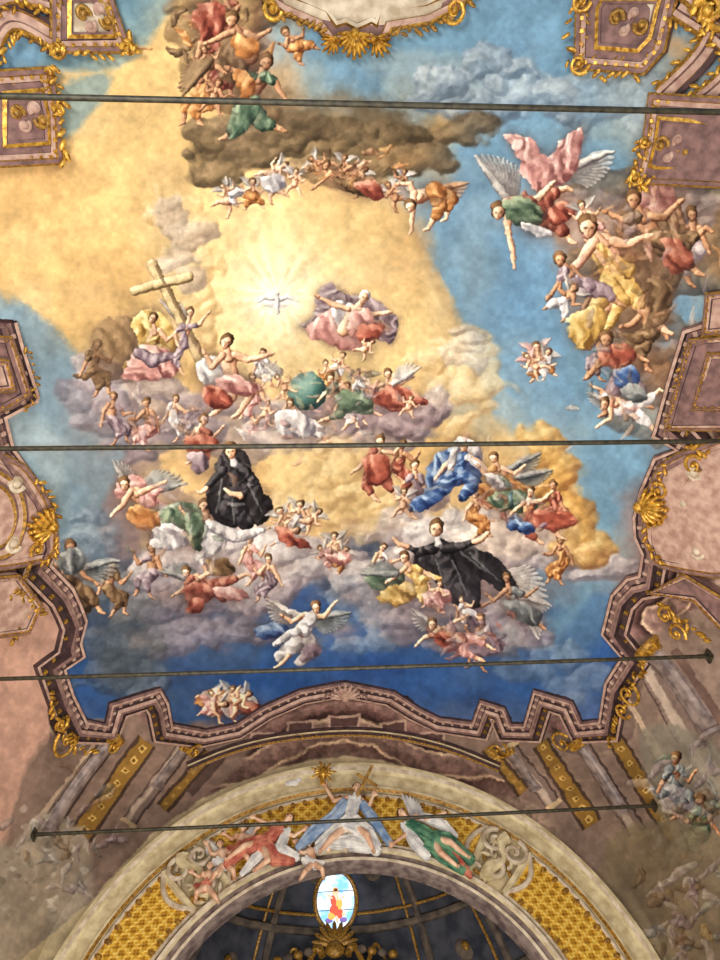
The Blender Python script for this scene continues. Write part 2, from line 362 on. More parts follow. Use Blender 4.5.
# yellow woman
dr('brn',[(92,330),(128,316),(140,340),(126,376),(96,372)],50,alpha=.5)
dr('yel',[(130,322),(150,308),(168,320),(178,346),(170,372),(140,376),(120,366),(140,346)],75)
fig((152,318),(154,332),(150,352),[((166,340),(176,332))],[((166,362),(152,376))],5.5,'fl','hr',20,'yel')
dr('pink',[(140,346),(172,350),(176,374),(150,380),(120,376)],15)
limb([(138,352),(152,360),(170,356)],[5,6,4],'mau',1,.1,1)
wing(186,328,160,300,.6,'wng',6)
# cross
for a,b,w in (((152,264),(216,390),5.4),((134,290),(188,276),4.8)):
    limb([a,b],[w,w*1.15],'wood',1,.2)
limb([(156,266),(219,389)],[1.4,1.6],'brn',.7)
fig((190,312),(186,328),(182,346),[((200,324),(208,312)),((174,334),(178,346))],[((176,360),(182,374))],4.5)
# Christ
dr('wht',[(196,368),(214,352),(226,372),(250,380),(248,394),(222,392),(204,386)],30)
fig((226,342),(228,358),(232,378),[((248,360),(270,354)),((212,366),(204,352))],[((252,392),(238,414)),((232,398),(216,412))],7.4,'fl','hr',15,'')
dr('pink',[(216,376),(236,374),(256,384),(250,396),(230,392),(216,390)],20)
dr('red',[(206,384),(222,390),(232,404),(216,408),(204,398)],60)
# God the Father
dr('mau',[(298,326),(312,316),(318,290),(334,284),(350,294),(372,300),(398,318),(392,344),(372,336),(356,346),(330,336)],20)
dr('pink',[(318,318),(340,304),(366,310),(376,330),(360,350),(332,346),(304,330)],40)
dr('wht',[(334,298),(352,304),(362,322),(346,330),(334,316)],80)
fig((364,298),(354,312),(344,330),[((336,306),(318,296)),((372,314),(388,312))],[],6.4,'fl','wht',20)
dr('pink',[(350,316),(368,308),(374,326),(352,336)],50);dr('red',[(356,326),(386,322),(380,336),(362,340)],0)
putto(342,356,3.6,30);putto(326,364,3.4,-20);putto(372,342,3,50)
sl=box(284,368,332,416);u=(GX[sl]-307)/20;v=(GY[sl]-391)/20;d=np.sqrt(u*u+v*v);z=np.sqrt(np.clip(1-d*d,0,1))
comp(sl,(1-d)*16,ramp(((34,62,62),(78,122,114),(160,190,174)),.1+.8*(u*LX+v*LY+z*LZ)+.2*N3[sl]))
fig((330,378),(340,388),(352,398),[((324,392),(318,400))],[((340,414),(322,420)),((364,410),(378,414))],5,cov='grn')
dr('grn',[(336,392),(364,392),(372,408),(340,410)],10)
fig((290,404),(296,414),(304,426),[((284,412),(288,398))],[((316,432),(328,440))],4.6,cov='wht')
dr('wht',[(280,412),(300,412),(316,430),(296,438),(276,428)],40)
wing(280,380,262,362,.7,'wng',5);putto(278,378,3.2,-30);putto(268,404,3,20)
fig((388,374),(386,386),(378,398),[((400,384),(412,376)),((372,386),(364,380))],[((392,406),(408,412))],5,cov='red')
dr('red',[(374,390),(396,386),(420,396),(426,404),(396,408),(380,404)],15)
wing(394,384,420,366,-.7,'wng',6)
putto(412,398,3,20);putto(358,372,2.8,0);dabs(300,360,400,420,['pink','fl','wht','mau','gry'],22,3,8,.5)
dabs(230,400,300,440,['pink','cl','fl','wht'],16,3.4,9,.5)
# left-mid figures
fig((204,420),(198,432),(190,446),[((212,436),(222,426))],[((206,456),(190,462))],5,cov='red')
dr('red',[(186,438),(206,434),(220,438),(214,450),(196,452)],20)
wing(140,492,186,484,-.7,'gry',7);wing(130,492,112,460,.6,'wng',6)
dr('pink',[(116,482),(134,474),(148,488),(134,500),(116,496)],10)
fig((124,484),(136,494),(150,504),[((122,504),(112,514)),((150,488),(164,482))],[((168,512),(182,522)),((150,522),(166,538))],6.6,cov='pink')
dr('org',[(130,506),(152,508),(166,522),(150,532),(128,520)],30)
dr('grn',[(160,510),(184,500),(206,518),(200,540),(172,536)],60)
dr('wht',[(150,528),(176,526),(196,540),(170,550),(150,544)],20)
fig((204,506),(206,522),(208,540),[((190,520),(180,508)),((220,524),(228,514))],[((200,556),(206,572))],5.8,cov='wht')
dr('grn',[(186,510),(200,514),(206,530),(200,552),(188,540)],80);dr('wht',[(204,520),(216,520),(222,546),(208,558),(200,544)],80)
# saint in black, left
dr('blk',[(210,474),(222,456),(236,448),(250,462),(258,480),(272,506),(262,524),(244,520),(232,530),(214,526),(206,500)],75)
limb([(234,468),(240,488),(228,508),(246,522)],[8,10,11,8],'blk',1,.12,1)
limb([(240,468),(254,482),(240,496)],[5.4,4.8,3.8],'blk',1,.1,1)
for q_ in (((222,478),(216,512)),((250,486),(262,512)),((232,500),(234,524))): limb(q_,[1.4,1.],'gry',.45)
limb([(240,496),(231,493),(225,488)],[3.2,2.8,1.8],'fl');limb([(222,470),(212,480),(206,488)],[5,4,3],'blk');limb([(206,488),(201,492),(196,490)],[2.8,2.4,1.5],'fl')
limb([(233,459),(234,465)],[3,4],'wht',.9)
head(231,452,7.6,'fl','hr',-15)
dr('mau',[(190,456),(204,454),(208,468),(196,474)],70);limb([(212,526),(236,536),(262,530)],[5,6,3],'wht',.9,.1,1)
for p in ((280,512,4.2,-30),(300,505,4.2,15),(318,512,3.8,50),(296,530,4,80),(334,536,4,-10),(346,550,3.4,40),(320,548,3.4,-40)): putto(*p,'fl','wng')
dr('red',[(276,528),(300,536),(312,548),(290,546)],20);dr('pink',[(322,552),(350,556),(340,566)],10)
fig((380,440),(378,453),(372,468),[((394,454),(402,444)),((364,462),(352,472))],[((386,482),(398,496)),((366,486),(376,500))],5.4,cov='red')
dr('red',[(364,458),(384,456),(392,474),(376,486),(364,476)],70)
putto(404,492,3.8,10,'fl','wng')
# Virgin in blue
dr('wht',[(452,444),(466,436),(480,446),(478,470),(462,466)],70)
dr('blue',[(434,458),(450,448),(466,452),(484,466),(476,480),(452,486),(436,502),(408,510),(424,486)],35)
fig((463,446),(462,458),(456,472),[((444,466),(436,478)),((478,462),(488,470))],[],6,'fl','wht',-10)
limb([(462,458),(456,472),(446,486),(424,500)],[6.5,8.5,8,5],'blue',1,.1,1);limb([(458,472),(474,482),(462,496)],[7,6.5,4.5],'blue',1,.1,1)
limb([(456,446),(452,456),(450,468)],[2.2,4,3],'wht',1,.1,1);limb([(468,458),(478,466),(486,472)],[4,3.6,2.4],'wht',1,.1,1)
dr('blue',[(410,502),(430,488),(448,490),(438,502),(418,512)],10)
wing(506,470,540,452,.7,'gry',7);wing(514,478,552,470,.5,'gry',7)
fig((494,458),(498,470),(506,482),[((486,474),(478,466)),((514,474),(524,466))],[((520,492),(532,502))],5.2,cov='org')
dr('wht',[(484,474),(502,476),(514,486),(496,492)],30);dr('org',[(478,480),(498,488),(494,500),(476,494)],60)
dr('grn',[(494,490),(518,488),(538,502),(530,514),(510,512),(488,504)],20)
fig((530,492),(528,504),(532,518),[((542,500),(552,492)),((516,508),(508,516))],[((548,524),(562,538)),((528,534),(540,542))],5.2,cov='red')
dr('red',[(534,510),(556,512),(578,520),(560,530),(538,526)],10)
dr('blue',[(504,516),(526,520),(534,532),(512,530)],20)
dabs(470,470,560,530,['fl','grn','red','wht','blue','org'],20,3,12,.5)
# saint in black, right
wing(500,580,548,604,-.9,'wng',8)
dr('blk',[(412,556),(424,546),(440,540),(462,546),(488,552),(508,570),(520,590),(500,592),(482,578),(480,600),(462,608),(444,594),(430,574),(414,568)],35)
limb([(440,546),(446,566),(454,586),(472,602)],[8,10,11,8],'blk',1,.12,1)
limb([(444,548),(462,546),(474,542)],[5,4.4,3.4],'blk',1,.1,1);limb([(434,548),(418,552),(406,547)],[5,4.4,3.2],'blk',1,.1,1)
limb([(407,547),(399,544),(393,538)],[3,2.8,1.8],'fl');limb([(474,542),(482,539),(488,533)],[3,2.7,1.8],'fl')
for q_ in (((452,560),(468,596)),((436,560),(446,588)),((470,554),(500,582)),((460,552),(486,572))): limb(q_,[1.5,1.],'gry',.45)
limb([(437,538),(438,543)],[3,4.4],'wht',.95);head(436,529,7.8,'fl','hr',8)
dr('grn',[(366,574),(388,566),(404,576),(396,592),(374,590)],10);dr('yel',[(378,590),(402,582),(418,592),(400,606),(380,602)],15)
fig((404,558),(410,570),(420,582),[((396,576),(386,582)),((424,572),(434,578))],[((424,600),(440,610))],5.4,cov='yel')
dr('pink',[(426,592),(446,590),(450,602),(430,606)],20)
wing(396,574,360,574,.6,'gry',6)
putto(440,584,4,20);putto(462,600,3.6,-20)
wing(520,596,552,606,.8,'wng',8);wing(516,606,540,640,-.6,'wng',7)
fig((506,578),(510,592),(516,606),[((494,600),(486,594)),((526,596),(536,588))],[((530,620),(544,628))],5.2,'fd',cov='gry')
dr('gry',[(500,600),(520,600),(542,614),(532,626),(510,616)],30)
wing(438,628,412,610,-.7,'wng',6)
dr('mau',[(460,634),(482,630),(504,644),(490,656),(464,652)],10)
fig((432,624),(444,632),(458,640),[((424,638),(416,646)),((452,622),(466,616))],[((476,640),(492,648)),((466,654),(480,660))],5.6,cov='pink')
dr('red',[(430,634),(446,628),(458,636),(452,648),(436,644)],20);dabs(410,610,520,655,['red','pur','fl','mau','wht'],20,3.4,14,.5)
# foreground angel
wing(300,616,266,600,-.9,'wng',9);wing(310,618,350,612,.9,'gry',9)
dr('blue',[(250,628),(280,624),(288,636),(262,638)],0,alpha=.8)
limb([(302,630),(294,646),(280,656)],[8,9,6],'wht',1,.1,1);limb([(304,632),(312,648),(300,662)],[7,7,5],'wht',1,.1,1)
fig((316,608),(308,618),(302,632),[((324,616),(336,602)),((292,622),(282,616))],[],5.8)
limb([(310,618),(304,630)],[6,7.5],'wht',1,.1,1);limb([(304,630),(290,634),(274,644)],[5,5,2],'wht',1,.1,1)
dr('mau',[(302,646),(316,644),(320,654),(302,662)],40)
limb([(288,656),(280,664),(274,668)],[3,2.2,1.6],'fl')
wing(196,580,160,572,.7,'gry',7)
fig((186,572),(196,580),(208,586),[((182,590),(172,596)),((208,574),(220,568))],[((226,582),(246,574)),((222,596),(240,590))],5.4,cov='red')
dr('red',[(182,588),(200,582),(216,590),(208,602),(188,604)],30);dr('pink',[(214,590),(236,588),(248,598),(226,600)],10);dr('red',[(188,598),(204,600),(200,612),(188,612)],70)
dr('brn',[(208,560),(228,558),(236,572),(216,576)],20)
dr('brn',[(34,594),(60,584),(92,592),(90,612),(66,620),(40,614)],20)
wing(70,570,120,560,.8,'gry',8)
fig((70,548),(68,562),(66,582),[((50,574),(34,588)),((84,576),(96,584))],[((90,596),(100,610)),((48,600),(40,612))],6.8,'fd',cov='brn')
dr('gry',[(62,552),(76,548),(86,562),(74,574),(60,568)],60);dr('org',[(32,596),(60,594),(68,604),(44,612)],10)
dr('org',[(196,696),(222,690),(238,700),(228,714),(204,710)],20);dr('red',[(238,704),(256,700),(260,712),(240,716)],20)
for p in ((212,694,4.4,-30),(232,690,4.4,20),(248,694,4,60),(224,704,4,90)): putto(*p,'fl','wng')
# top-left group
dr('brn',[(216,52),(236,44),(250,64),(238,84),(218,76)],60)
fig((266,62),(258,80),(246,104),[((248,76),(228,68)),((276,84),(286,100))],[((262,122),(280,128)),((236,124),(226,136))],8.4,'fd',cov='grn')
dr('grn',[(238,98),(258,98),(258,114),(242,134),(228,138),(236,116)],70);dr('org',[(234,70),(250,72),(254,92),(240,98)],80)
dr('red',[(196,0),(226,8),(222,32),(204,40),(192,20)],60)
fig((232,20),(240,36),(250,56),[((222,36),(206,44)),((256,38),(268,30))],[],8,'fd');dr('org',[(232,40),(252,36),(260,50),(244,60)],30)
putto(286,32,5,-40,'fd');putto(218,84,4.4,20,'fd');putto(204,50,4.4,-20,'fd')
wing(210,60,182,96,.6,'brn',7)
# cherubs under dark cloud
for p in ((236,190,4,40),(252,182,4,0),(268,176,4,-20),(284,166,4.2,60),(296,172,3.4,10),(222,186,3.4,-50),(312,160,4,-60),(364,170,4,40),(388,186,3.8,-30),(344,158,3.6,10),(404,172,3.6,20)): putto(*p,'fl' if p[0]<300 else 'fd','wng')
dr('wht',[(260,178),(278,174),(286,186),(268,192)],20)
dr('brn',[(334,176),(356,178),(366,190),(344,192)],20)
fig((326,166),(336,174),(348,184),[((322,182),(312,188)),((346,168),(356,162))],[((364,190),(376,196))],5,'fd',cov='brn')
dabs(300,150,410,190,['fd','brn','org','fl'],26,4,17,.6)
dr('red',[(358,186),(374,182),(384,196),(368,200)],10)
wing(430,190,468,182,.8,'fd',7);wing(420,196,396,180,-.7,'wng',6)
fig((410,206),(420,196),(434,190),[((410,184),(398,184)),((412,216),(410,230))],[((450,198),(446,218)),((440,206),(428,228))],6.6,'fl',cov='org')
dr('org',[(422,186),(438,182),(448,194),(434,200)],20)
# pink-drape angel
wing(512,206,476,156,.8,'wng',10);wing(560,172,614,150,.8,'wng',9)
dr('pink',[(506,134),(530,138),(546,154),(562,140),(582,126),(580,158),(566,182),(548,186),(534,190),(518,160)],60)
fig((498,212),(514,206),(536,212),[((508,230),(512,250)),((538,198),(552,184))],[((556,224),(570,240)),((546,196),(566,188))],8.4,cov='red')
dr('grn',[(504,204),(526,196),(544,212),(536,228),(512,222)],10);dr('red',[(544,210),(564,200),(574,214),(554,226)],20);dr('wht',[(520,222),(540,224),(552,234),(532,236)],10)
limb([(508,230),(512,248),(514,268)],[3.6,3,1.8],'fl');putto(582,206,5,-20,'fl','wng')
# right great figure group
dr('brn',[(636,214),(668,208),(690,236),(684,270),(662,304),(636,280)],60,.3,alpha=.7)
dr('pink',[(640,176),(668,180),(676,200),(656,214),(640,200)],40,alpha=.8)
fig((634,200),(644,220),(656,240),[((622,220),(606,212)),((664,216),(680,202))],[((684,244),(706,228)),((680,258),(698,272))],9.2,'fd',cov='brn')
dr('red',[(662,240),(684,244),(694,264),(670,272)],30,alpha=.8)
dr('yel',[(590,248),(604,242),(624,262),(636,284),(618,304),(610,326),(586,348),(588,312),(600,280)],75)
fig((588,228),(604,246),(620,276),[((580,262),(562,278)),((624,244),(648,236))],[((606,308),(584,326)),((640,306),(664,330))],11,'fl',cov='')
limb([(616,268),(602,298),(594,310)],[12,10,7],'yel',1,.1,1);limb([(620,274),(636,296),(640,304)],[11,9,6],'yel',1,.1,1);limb([(600,246),(612,258),(628,270)],[4,6,8],'yel',1,.1,1)
dr('yel',[(568,322),(592,306),(608,318),(588,348),(572,342)],60);limb([(608,284),(622,300),(606,330)],[9,8,3],'yel',1,.1,1)
fig((560,260),(571,274),(586,286),[((558,284),(548,298))],[((606,292),(620,304))],7.4,'fd',cov='mau')
putto(574,288,5,40,'fd','wng');dr('brn',[(648,278),(670,282),(670,314),(654,328),(646,302)],70,alpha=.8)
fig((606,340),(613,356),(622,374),[((598,364),(588,376)),((632,354),(646,360))],[((610,396),(604,414)),((638,390),(648,406))],7.8,'fd',cov='mau')
dr('red',[(600,350),(622,342),(636,356),(622,368),(602,364)],30);dr('blue',[(612,370),(632,366),(640,380),(620,388)],30)
wing(612,402,586,392,-.6,'wng',6)
fig((604,404),(616,404),(632,408),[((600,390),(590,384)),((610,418),(598,426))],[((648,400),(660,390)),((644,420),(656,432))],6,cov='wht');dr('gry',[(622,390),(640,386),(648,396),(634,402)],20)
putto(536,346,5,-10,'fl','pink');putto(548,352,4,30,'fl','wng');putto(527,356,3.8,-40,'fl','pink')
dabs(570,200,690,330,['fd','brn','fl','org','mau','pink'],40,5,18,.4);dabs(590,340,650,430,['fd','red','gry','fl','brn'],20,3.6,19,.45)
dabs(110,400,220,440,['cl','fd','brn','mau'],22,4,21,.45)
dabs(200,330,420,440,['cl','pink','fl','cy'],26,3.4,22,.35)
dabs(400,430,560,520,['cl','mau','wht','fl'],26,3,23,.3)
dabs(120,480,230,600,['cl','mau','wht','fd','grn'],30,3.6,24,.35)
for (x,y,rx,ry,c,a_) in [(130,410,60,30,(140,114,106),.18),(470,600,90,30,(96,90,108),.18),(640,260,60,90,(166,120,88),.14),(360,410,80,24,(160,130,122),.15),(200,600,60,20,(104,90,96),.18)]: glaze(x,y,rx,ry,c,a_)
# soften & unify the fresco itself before the architecture goes on
CVb=np.stack([blur(CV[...,i],1) for i in range(3)],-1);CV=CV*.45+CVb*.55;del CVb
lm=CV.mean(-1,keepdims=True);CV=lm+(CV-lm)*.95;CV=CV*.95+np.array((214,190,160),np.float32)*.05
# ---------------- architecture surrounding the sky
SKY=[(-130,-130),(-130,300),(-30,316),(15,320),(22,345),(38,395),(36,402),(5,418),(12,446),(30,470),(45,490),(55,515),(58,545),(50,562),(72,585),(80,602),(86,618),(80,640),(84,655),(64,668),(72,692),(85,718),(104,722),(108,702),(160,686),(168,700),(172,722),(206,728),(236,722),(262,705),(300,688),(345,680),(395,690),(420,706),(440,716),(472,720),(480,698),(506,706),(512,722),(524,722),(534,688),(574,700),(583,720),(600,718),(606,680),(622,655),(602,632),(612,592),(628,575),(640,572),(643,552),(635,535),(634,515),(640,490),(655,455),(676,448),(652,436),(655,428),(668,380),(684,328),(716,318),(840,300),(840,-130)]
P=np.array(SKY,float);full=(slice(0,H_),slice(0,W_))
D=-psdf(P,full)
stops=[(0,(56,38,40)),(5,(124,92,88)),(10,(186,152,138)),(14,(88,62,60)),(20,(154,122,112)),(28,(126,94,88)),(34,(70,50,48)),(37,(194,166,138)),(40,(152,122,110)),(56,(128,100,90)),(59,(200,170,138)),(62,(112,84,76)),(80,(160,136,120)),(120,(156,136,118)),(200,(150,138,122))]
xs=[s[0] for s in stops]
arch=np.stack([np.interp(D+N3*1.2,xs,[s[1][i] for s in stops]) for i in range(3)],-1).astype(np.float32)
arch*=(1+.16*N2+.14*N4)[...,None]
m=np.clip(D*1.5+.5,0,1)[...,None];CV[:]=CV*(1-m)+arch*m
area([(-130,610),(40,600),(70,640),(52,700),(46,760),(0,850),(-130,900)],(210,166,144),3,4,.95,True,.03)
def quad(a,b,w0,w1,col,al=.95,sf=1.5):
    a=np.array(a,float);b=np.array(b,float);d=(b-a)/np.hypot(*(b-a));n=np.array([-d[1],d[0]])
    area([tuple(a+n*w0),tuple(b+n*w1),tuple(b-n*w1),tuple(a-n*w0)],col,sf,1.6,al,False,.1)
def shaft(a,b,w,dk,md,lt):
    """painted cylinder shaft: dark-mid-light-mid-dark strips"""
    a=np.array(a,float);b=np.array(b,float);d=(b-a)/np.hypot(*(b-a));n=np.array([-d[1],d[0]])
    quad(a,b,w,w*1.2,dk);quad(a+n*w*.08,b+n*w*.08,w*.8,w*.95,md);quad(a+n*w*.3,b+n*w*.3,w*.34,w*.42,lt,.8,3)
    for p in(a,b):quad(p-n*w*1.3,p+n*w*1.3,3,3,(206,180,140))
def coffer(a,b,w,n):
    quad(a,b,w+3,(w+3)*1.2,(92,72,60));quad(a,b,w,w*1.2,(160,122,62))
    for i in range(n):
        f=(i+.5)/n;x=a[0]+(b[0]-a[0])*f;y=a[1]+(b[1]-a[1])*f;s_=w*.62
        area([(x-s_,y),(x,y-s_*.9),(x+s_,y),(x,y+s_*.9)],(228,192,114),1.4,.8,.85,False);area([(x-s_*.5,y),(x,y-s_*.45),(x+s_*.5,y),(x,y+s_*.45)],(104,72,34),1.2,.4,.8,False)
area([(40,745),(110,720),(250,735),(200,800),(120,880),(20,900),(0,860)],(148,124,110),6,5,.9)
area([(440,735),(600,725),(640,640),(740,640),(740,1010),(620,900),(520,790)],(146,124,110),6,5,.85)
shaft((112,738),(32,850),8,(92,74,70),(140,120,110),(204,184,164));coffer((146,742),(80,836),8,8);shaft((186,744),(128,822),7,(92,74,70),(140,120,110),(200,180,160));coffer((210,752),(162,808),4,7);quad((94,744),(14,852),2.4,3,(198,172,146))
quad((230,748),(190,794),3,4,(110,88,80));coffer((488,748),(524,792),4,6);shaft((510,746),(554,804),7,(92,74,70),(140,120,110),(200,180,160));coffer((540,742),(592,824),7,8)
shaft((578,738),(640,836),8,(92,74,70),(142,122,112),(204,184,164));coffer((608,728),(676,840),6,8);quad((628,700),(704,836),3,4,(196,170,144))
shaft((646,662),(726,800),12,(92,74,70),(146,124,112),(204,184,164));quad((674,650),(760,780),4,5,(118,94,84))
area([(-130,850),(10,842),(50,810),(90,860),(60,1000),(-130,1000)],(172,158,138),8,9,.85)
for i in range(60):
    x=random.gauss(44,22);y=random.gauss(862,34);r=random.uniform(1,5)
    area([(x-r,y),(x,y-r*.7),(x+r,y),(x,y+r)],random.choice([(214,208,196),(196,182,164),(132,126,108),(116,108,92)]),2.5,4,.5)
area([(640,740),(680,730),(740,770),(740,880),(680,850)],(138,130,114),6,6,.8)
rfig(676,760,6,1,'fd','gry');rfig(700,800,6,-1,'fd','grn');dabs(650,750,730,870,['gry','brn','grn','mau','cl'],34,6,30,.4)
dabs(10,760,120,900,['cl','brn','mau','gry','wht'],34,5,31,.35)
area([(40,1010),(100,890),(200,800),(345,756),(490,800),(600,890),(670,1010)],(206,188,150),3,1,1)
for (x,y,w,h) in [(262,738,12,6),(300,728,14,7),(345,722,16,7),(392,728,14,7),(432,738,12,6)]:
    area([(x-w,y-h+1),(x+w,y-h-1),(x+w,y+h),(x-w,y+h)],(190,160,142),1.5,1,.8,False);area([(x-w+2.5,y-h+3),(x+w-2.5,y-h+2),(x+w-2.5,y+h-2),(x-w+2.5,y+h-2)],(96,70,68),1.5,1,.9,False)
area([(600,870),(660,820),(740,860),(740,1010),(680,1010)],(140,124,98),6,6,.8)
dabs(620,860,740,980,['gry','brn','cl','yel','mau'],40,6,37,.35)
def kuwa(I,r):
    def wm(a):
        c=np.cumsum(np.cumsum(a.astype(np.float64),0),1);c=np.pad(c,((1,0),(1,0)))
        h,w=a.shape;k=r+1;o=np.empty_like(a)
        s_=(c[k:,k:]-c[:-k,k:]-c[k:,:-k]+c[:-k,:-k])/(k*k)
        o[:]=a;o[:h-r,:w-r]=s_;return o
    lum=I.mean(-1);m1=wm(lum);v=wm(lum*lum)-m1*m1;Cm=[wm(I[...,i]) for i in range(3)]
    best=None
    for sy_ in(0,r):
        for sx in(0,r):
            vv=np.roll(v,(sy_,sx),(0,1));cc=[np.roll(c,(sy_,sx),(0,1)) for c in Cm]
            if best is None:best=vv.copy();out=[c.copy() for c in cc]
            else:
                k=vv<best;best=np.where(k,vv,best);out=[np.where(k,c,o) for c,o in zip(cc,out)]
    return np.stack(out,-1).astype(np.float32)
ix=np.clip((np.arange(W_)[None,:]+N4*2.2+N3*1.4).astype(int),0,W_-1);iy=np.clip((np.arange(H_)[:,None]+N3*2.2-N4*1.4).astype(int),0,H_-1)
CV=CV[iy,ix]
CV=kuwa(CV,2)*.7+CV*.3
lum=CV.mean(-1)
b1=blur(lum,10);b2=blur(b1,60)
CV*=(1+.05*N3+.06*N4+.06*N1+np.clip(.30*(lum-b1)/90+.22*(b1-b2)/90,-.35,.35))[...,None]
CV=np.clip((CV-128)*1.06+127,0,255)/255.
del arch,m,D,lum,b1,b2
def bake(name,pts,nw,nh):
    q=(pts-C)@RW
    dep=np.maximum(-q[...,2],.4)
    px=360+F*q[...,0]/dep;py=480-F*q[...,1]/dep
    u=np.clip((px-X0)*S,0,W_-1.01);v=np.clip((py-Y0)*S,0,H_-1.01)
    ui=u.astype(int);vi=v.astype(int);fu=(u-ui)[...,None];fv=(v-vi)[...,None]
    col=(CV[vi,ui]*(1-fu)+CV[vi,ui+1]*fu)*(1-fv)+(CV[vi+1,ui]*(1-fu)+CV[vi+1,ui+1]*fu)*fv
    im=bpy.data.images.new(name,nw,nh,alpha=False);buf=np.ones((nh,nw,4),np.float32);buf[...,:3]=col
    im.pixels.foreach_set(buf.ravel());im.update();im.pack();return im
SE=SM+3.;NW,NH=2500,2500
sv=np.linspace(-SE,SE,NW);yv=np.linspace(YB,YA,NH)
th=np.interp(np.abs(sv),ss,tt);sg=np.sign(sv)
wx=sg*A_*np.sin(th);wz=np.where(np.abs(sv)>SM,ZS-(np.abs(sv)-SM),ZS+B_*np.cos(th))
pts=np.zeros((NH,NW,3));pts[...,0]=wx[None];pts[...,1]=yv[:,None];pts[...,2]=wz[None]
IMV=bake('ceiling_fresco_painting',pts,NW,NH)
xv=np.linspace(-A_,A_,1300);zv=np.linspace(4,ZS+B_,1000)
pts=np.zeros((1000,1300,3));pts[...,0]=xv[None];pts[...,1]=YA;pts[...,2]=zv[:,None]
IMA=bake('arch_wall_painting',pts,1300,1000)
del pts,CV
# ------------------------------------------------------------ materials
def lin(c): return tuple(((v/255)/12.92 if v/255<=.04045 else ((v/255+.055)/1.055)**2.4) for v in c)+(1,)
def mat(name,c1,c2=None,scale=6,rough=.8,metal=0,bump=.15,detail=6):
    m=bpy.data.materials.new(name);m.use_nodes=True;nt=m.node_tree;b=nt.nodes['Principled BSDF']
    b.inputs['Roughness'].default_value=rough;b.inputs['Metallic'].default_value=metal
    n=nt.nodes.new('ShaderNodeTexNoise');n.inputs['Scale'].default_value=scale;n.inputs['Detail'].default_value=detail
    tc=nt.nodes.new('ShaderNodeTexCoord');nt.links.new(tc.outputs['Object'],n.inputs['Vector'])
    r=nt.nodes.new('ShaderNodeValToRGB');r.color_ramp.elements[0].position=.36;r.color_ramp.elements[1].position=.64
    r.color_ramp.elements[0].color=lin(c1);r.color_ramp.elements[1].color=lin(c2 or c1)
    nt.links.new(n.outputs['Fac'],r.inputs['Fac']);nt.links.new(r.outputs['Color'],b.inputs['Base Color'])
    if bump:
        bp=nt.nodes.new('ShaderNodeBump');bp.inputs['Strength'].default_value=bump;bp.inputs['Distance'].default_value=.05
        nt.links.new(n.outputs['Fac'],bp.inputs['Height']);nt.links.new(bp.outputs['Normal'],b.inputs['Normal'])
    return m
def imat(name,im):
    m=bpy.data.materials.new(name);m.use_nodes=True;nt=m.node_tree;b=nt.nodes['Principled BSDF']
    t=nt.nodes.new('ShaderNodeTexImage');t.image=im;t.extension='EXTEND'
    b.inputs['Roughness'].default_value=.9;b.inputs['Specular IOR Level'].default_value=.1
    n=nt.nodes.new('ShaderNodeTexNoise');n.inputs['Scale'].default_value=3.;n.inputs['Detail'].default_value=10
    tc=nt.nodes.new('ShaderNodeTexCoord');nt.links.new(tc.outputs['Object'],n.inputs['Vector'])
    mr=nt.nodes.new('ShaderNodeMapRange');mr.inputs['From Min'].default_value=.3;mr.inputs['From Max'].default_value=.7;mr.inputs['To Min'].default_value=.86;mr.inputs['To Max'].default_value=1.05
    nt.links.new(n.outputs['Fac'],mr.inputs['Value'])
    mx=nt.nodes.new('ShaderNodeVectorMath');mx.operation='SCALE';nt.links.new(t.outputs['Color'],mx.inputs[0]);nt.links.new(mr.outputs['Result'],mx.inputs['Scale'])
    nt.links.new(mx.outputs['Vector'],b.inputs['Base Color'])
    bp=nt.nodes.new('ShaderNodeBump');bp.inputs['Strength'].default_value=.1;bp.inputs['Distance'].default_value=.03
    nt.links.new(n.outputs['Fac'],bp.inputs['Height']);nt.links.new(bp.outputs['Normal'],b.inputs['Normal'])
    return m
M_FR=imat('fresco_plaster',IMV);M_AW=imat('arch_wall_fresco',IMA)
M_MAU=mat('mauve_stone',(104,76,72),(146,110,102),7);M_PNK=mat('pink_stone',(166,128,112),(204,170,150),7)
M_DRK=mat('dark_mauve_stone',(52,34,34),(82,56,54),6);M_CRM=mat('cream_stucco',(188,168,126),(228,212,170),4)
M_CRM2=mat('pale_stucco',(178,158,130),(222,206,180),5)
M_GLD=mat('gilding',(140,92,22),(234,182,72),14,.35,.45,.3);M_GLD2=mat('dull_gilding',(116,80,30),(190,142,56),18,.45,.3,.3)
M_IRON=mat('iron_rod',(42,38,28),(74,68,50),12,.5,.3,.1);M_GRY=mat('grey_marble',(100,84,80),(160,140,130),5,.45)
M_FL=mat('flesh_stucco',(206,152,116),(242,204,170),5,.6);M_WH=mat('white_robe',(190,188,186),(240,236,226),5)
M_BL=mat('pale_blue_robe',(96,126,164),(166,184,204),5);M_RD=mat('rose_robe',(156,66,52),(218,136,108),5);M_GN=mat('green_robe',(38,92,70),(104,152,114),5)
M_HR=mat('brown_hair',(60,38,22),(106,72,42),12);M_BLK=mat('black_metal',(24,24,24),(40,38,36),8,.5,.5)
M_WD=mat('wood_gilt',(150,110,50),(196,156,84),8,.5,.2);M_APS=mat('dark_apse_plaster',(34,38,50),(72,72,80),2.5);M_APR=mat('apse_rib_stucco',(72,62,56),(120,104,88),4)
M_MOS=bpy.data.materials.new('gold_mosaic');M_MOS.use_nodes=True
nt=M_MOS.node_tree;b=nt.nodes['Principled BSDF'];b.inputs['Roughness'].default_value=.4;b.inputs['Metallic'].default_value=.2
tc=nt.nodes.new('ShaderNodeTexCoord');sx=nt.nodes.new('ShaderNodeSeparateXYZ');nt.links.new(tc.outputs['Object'],sx.inputs[0])
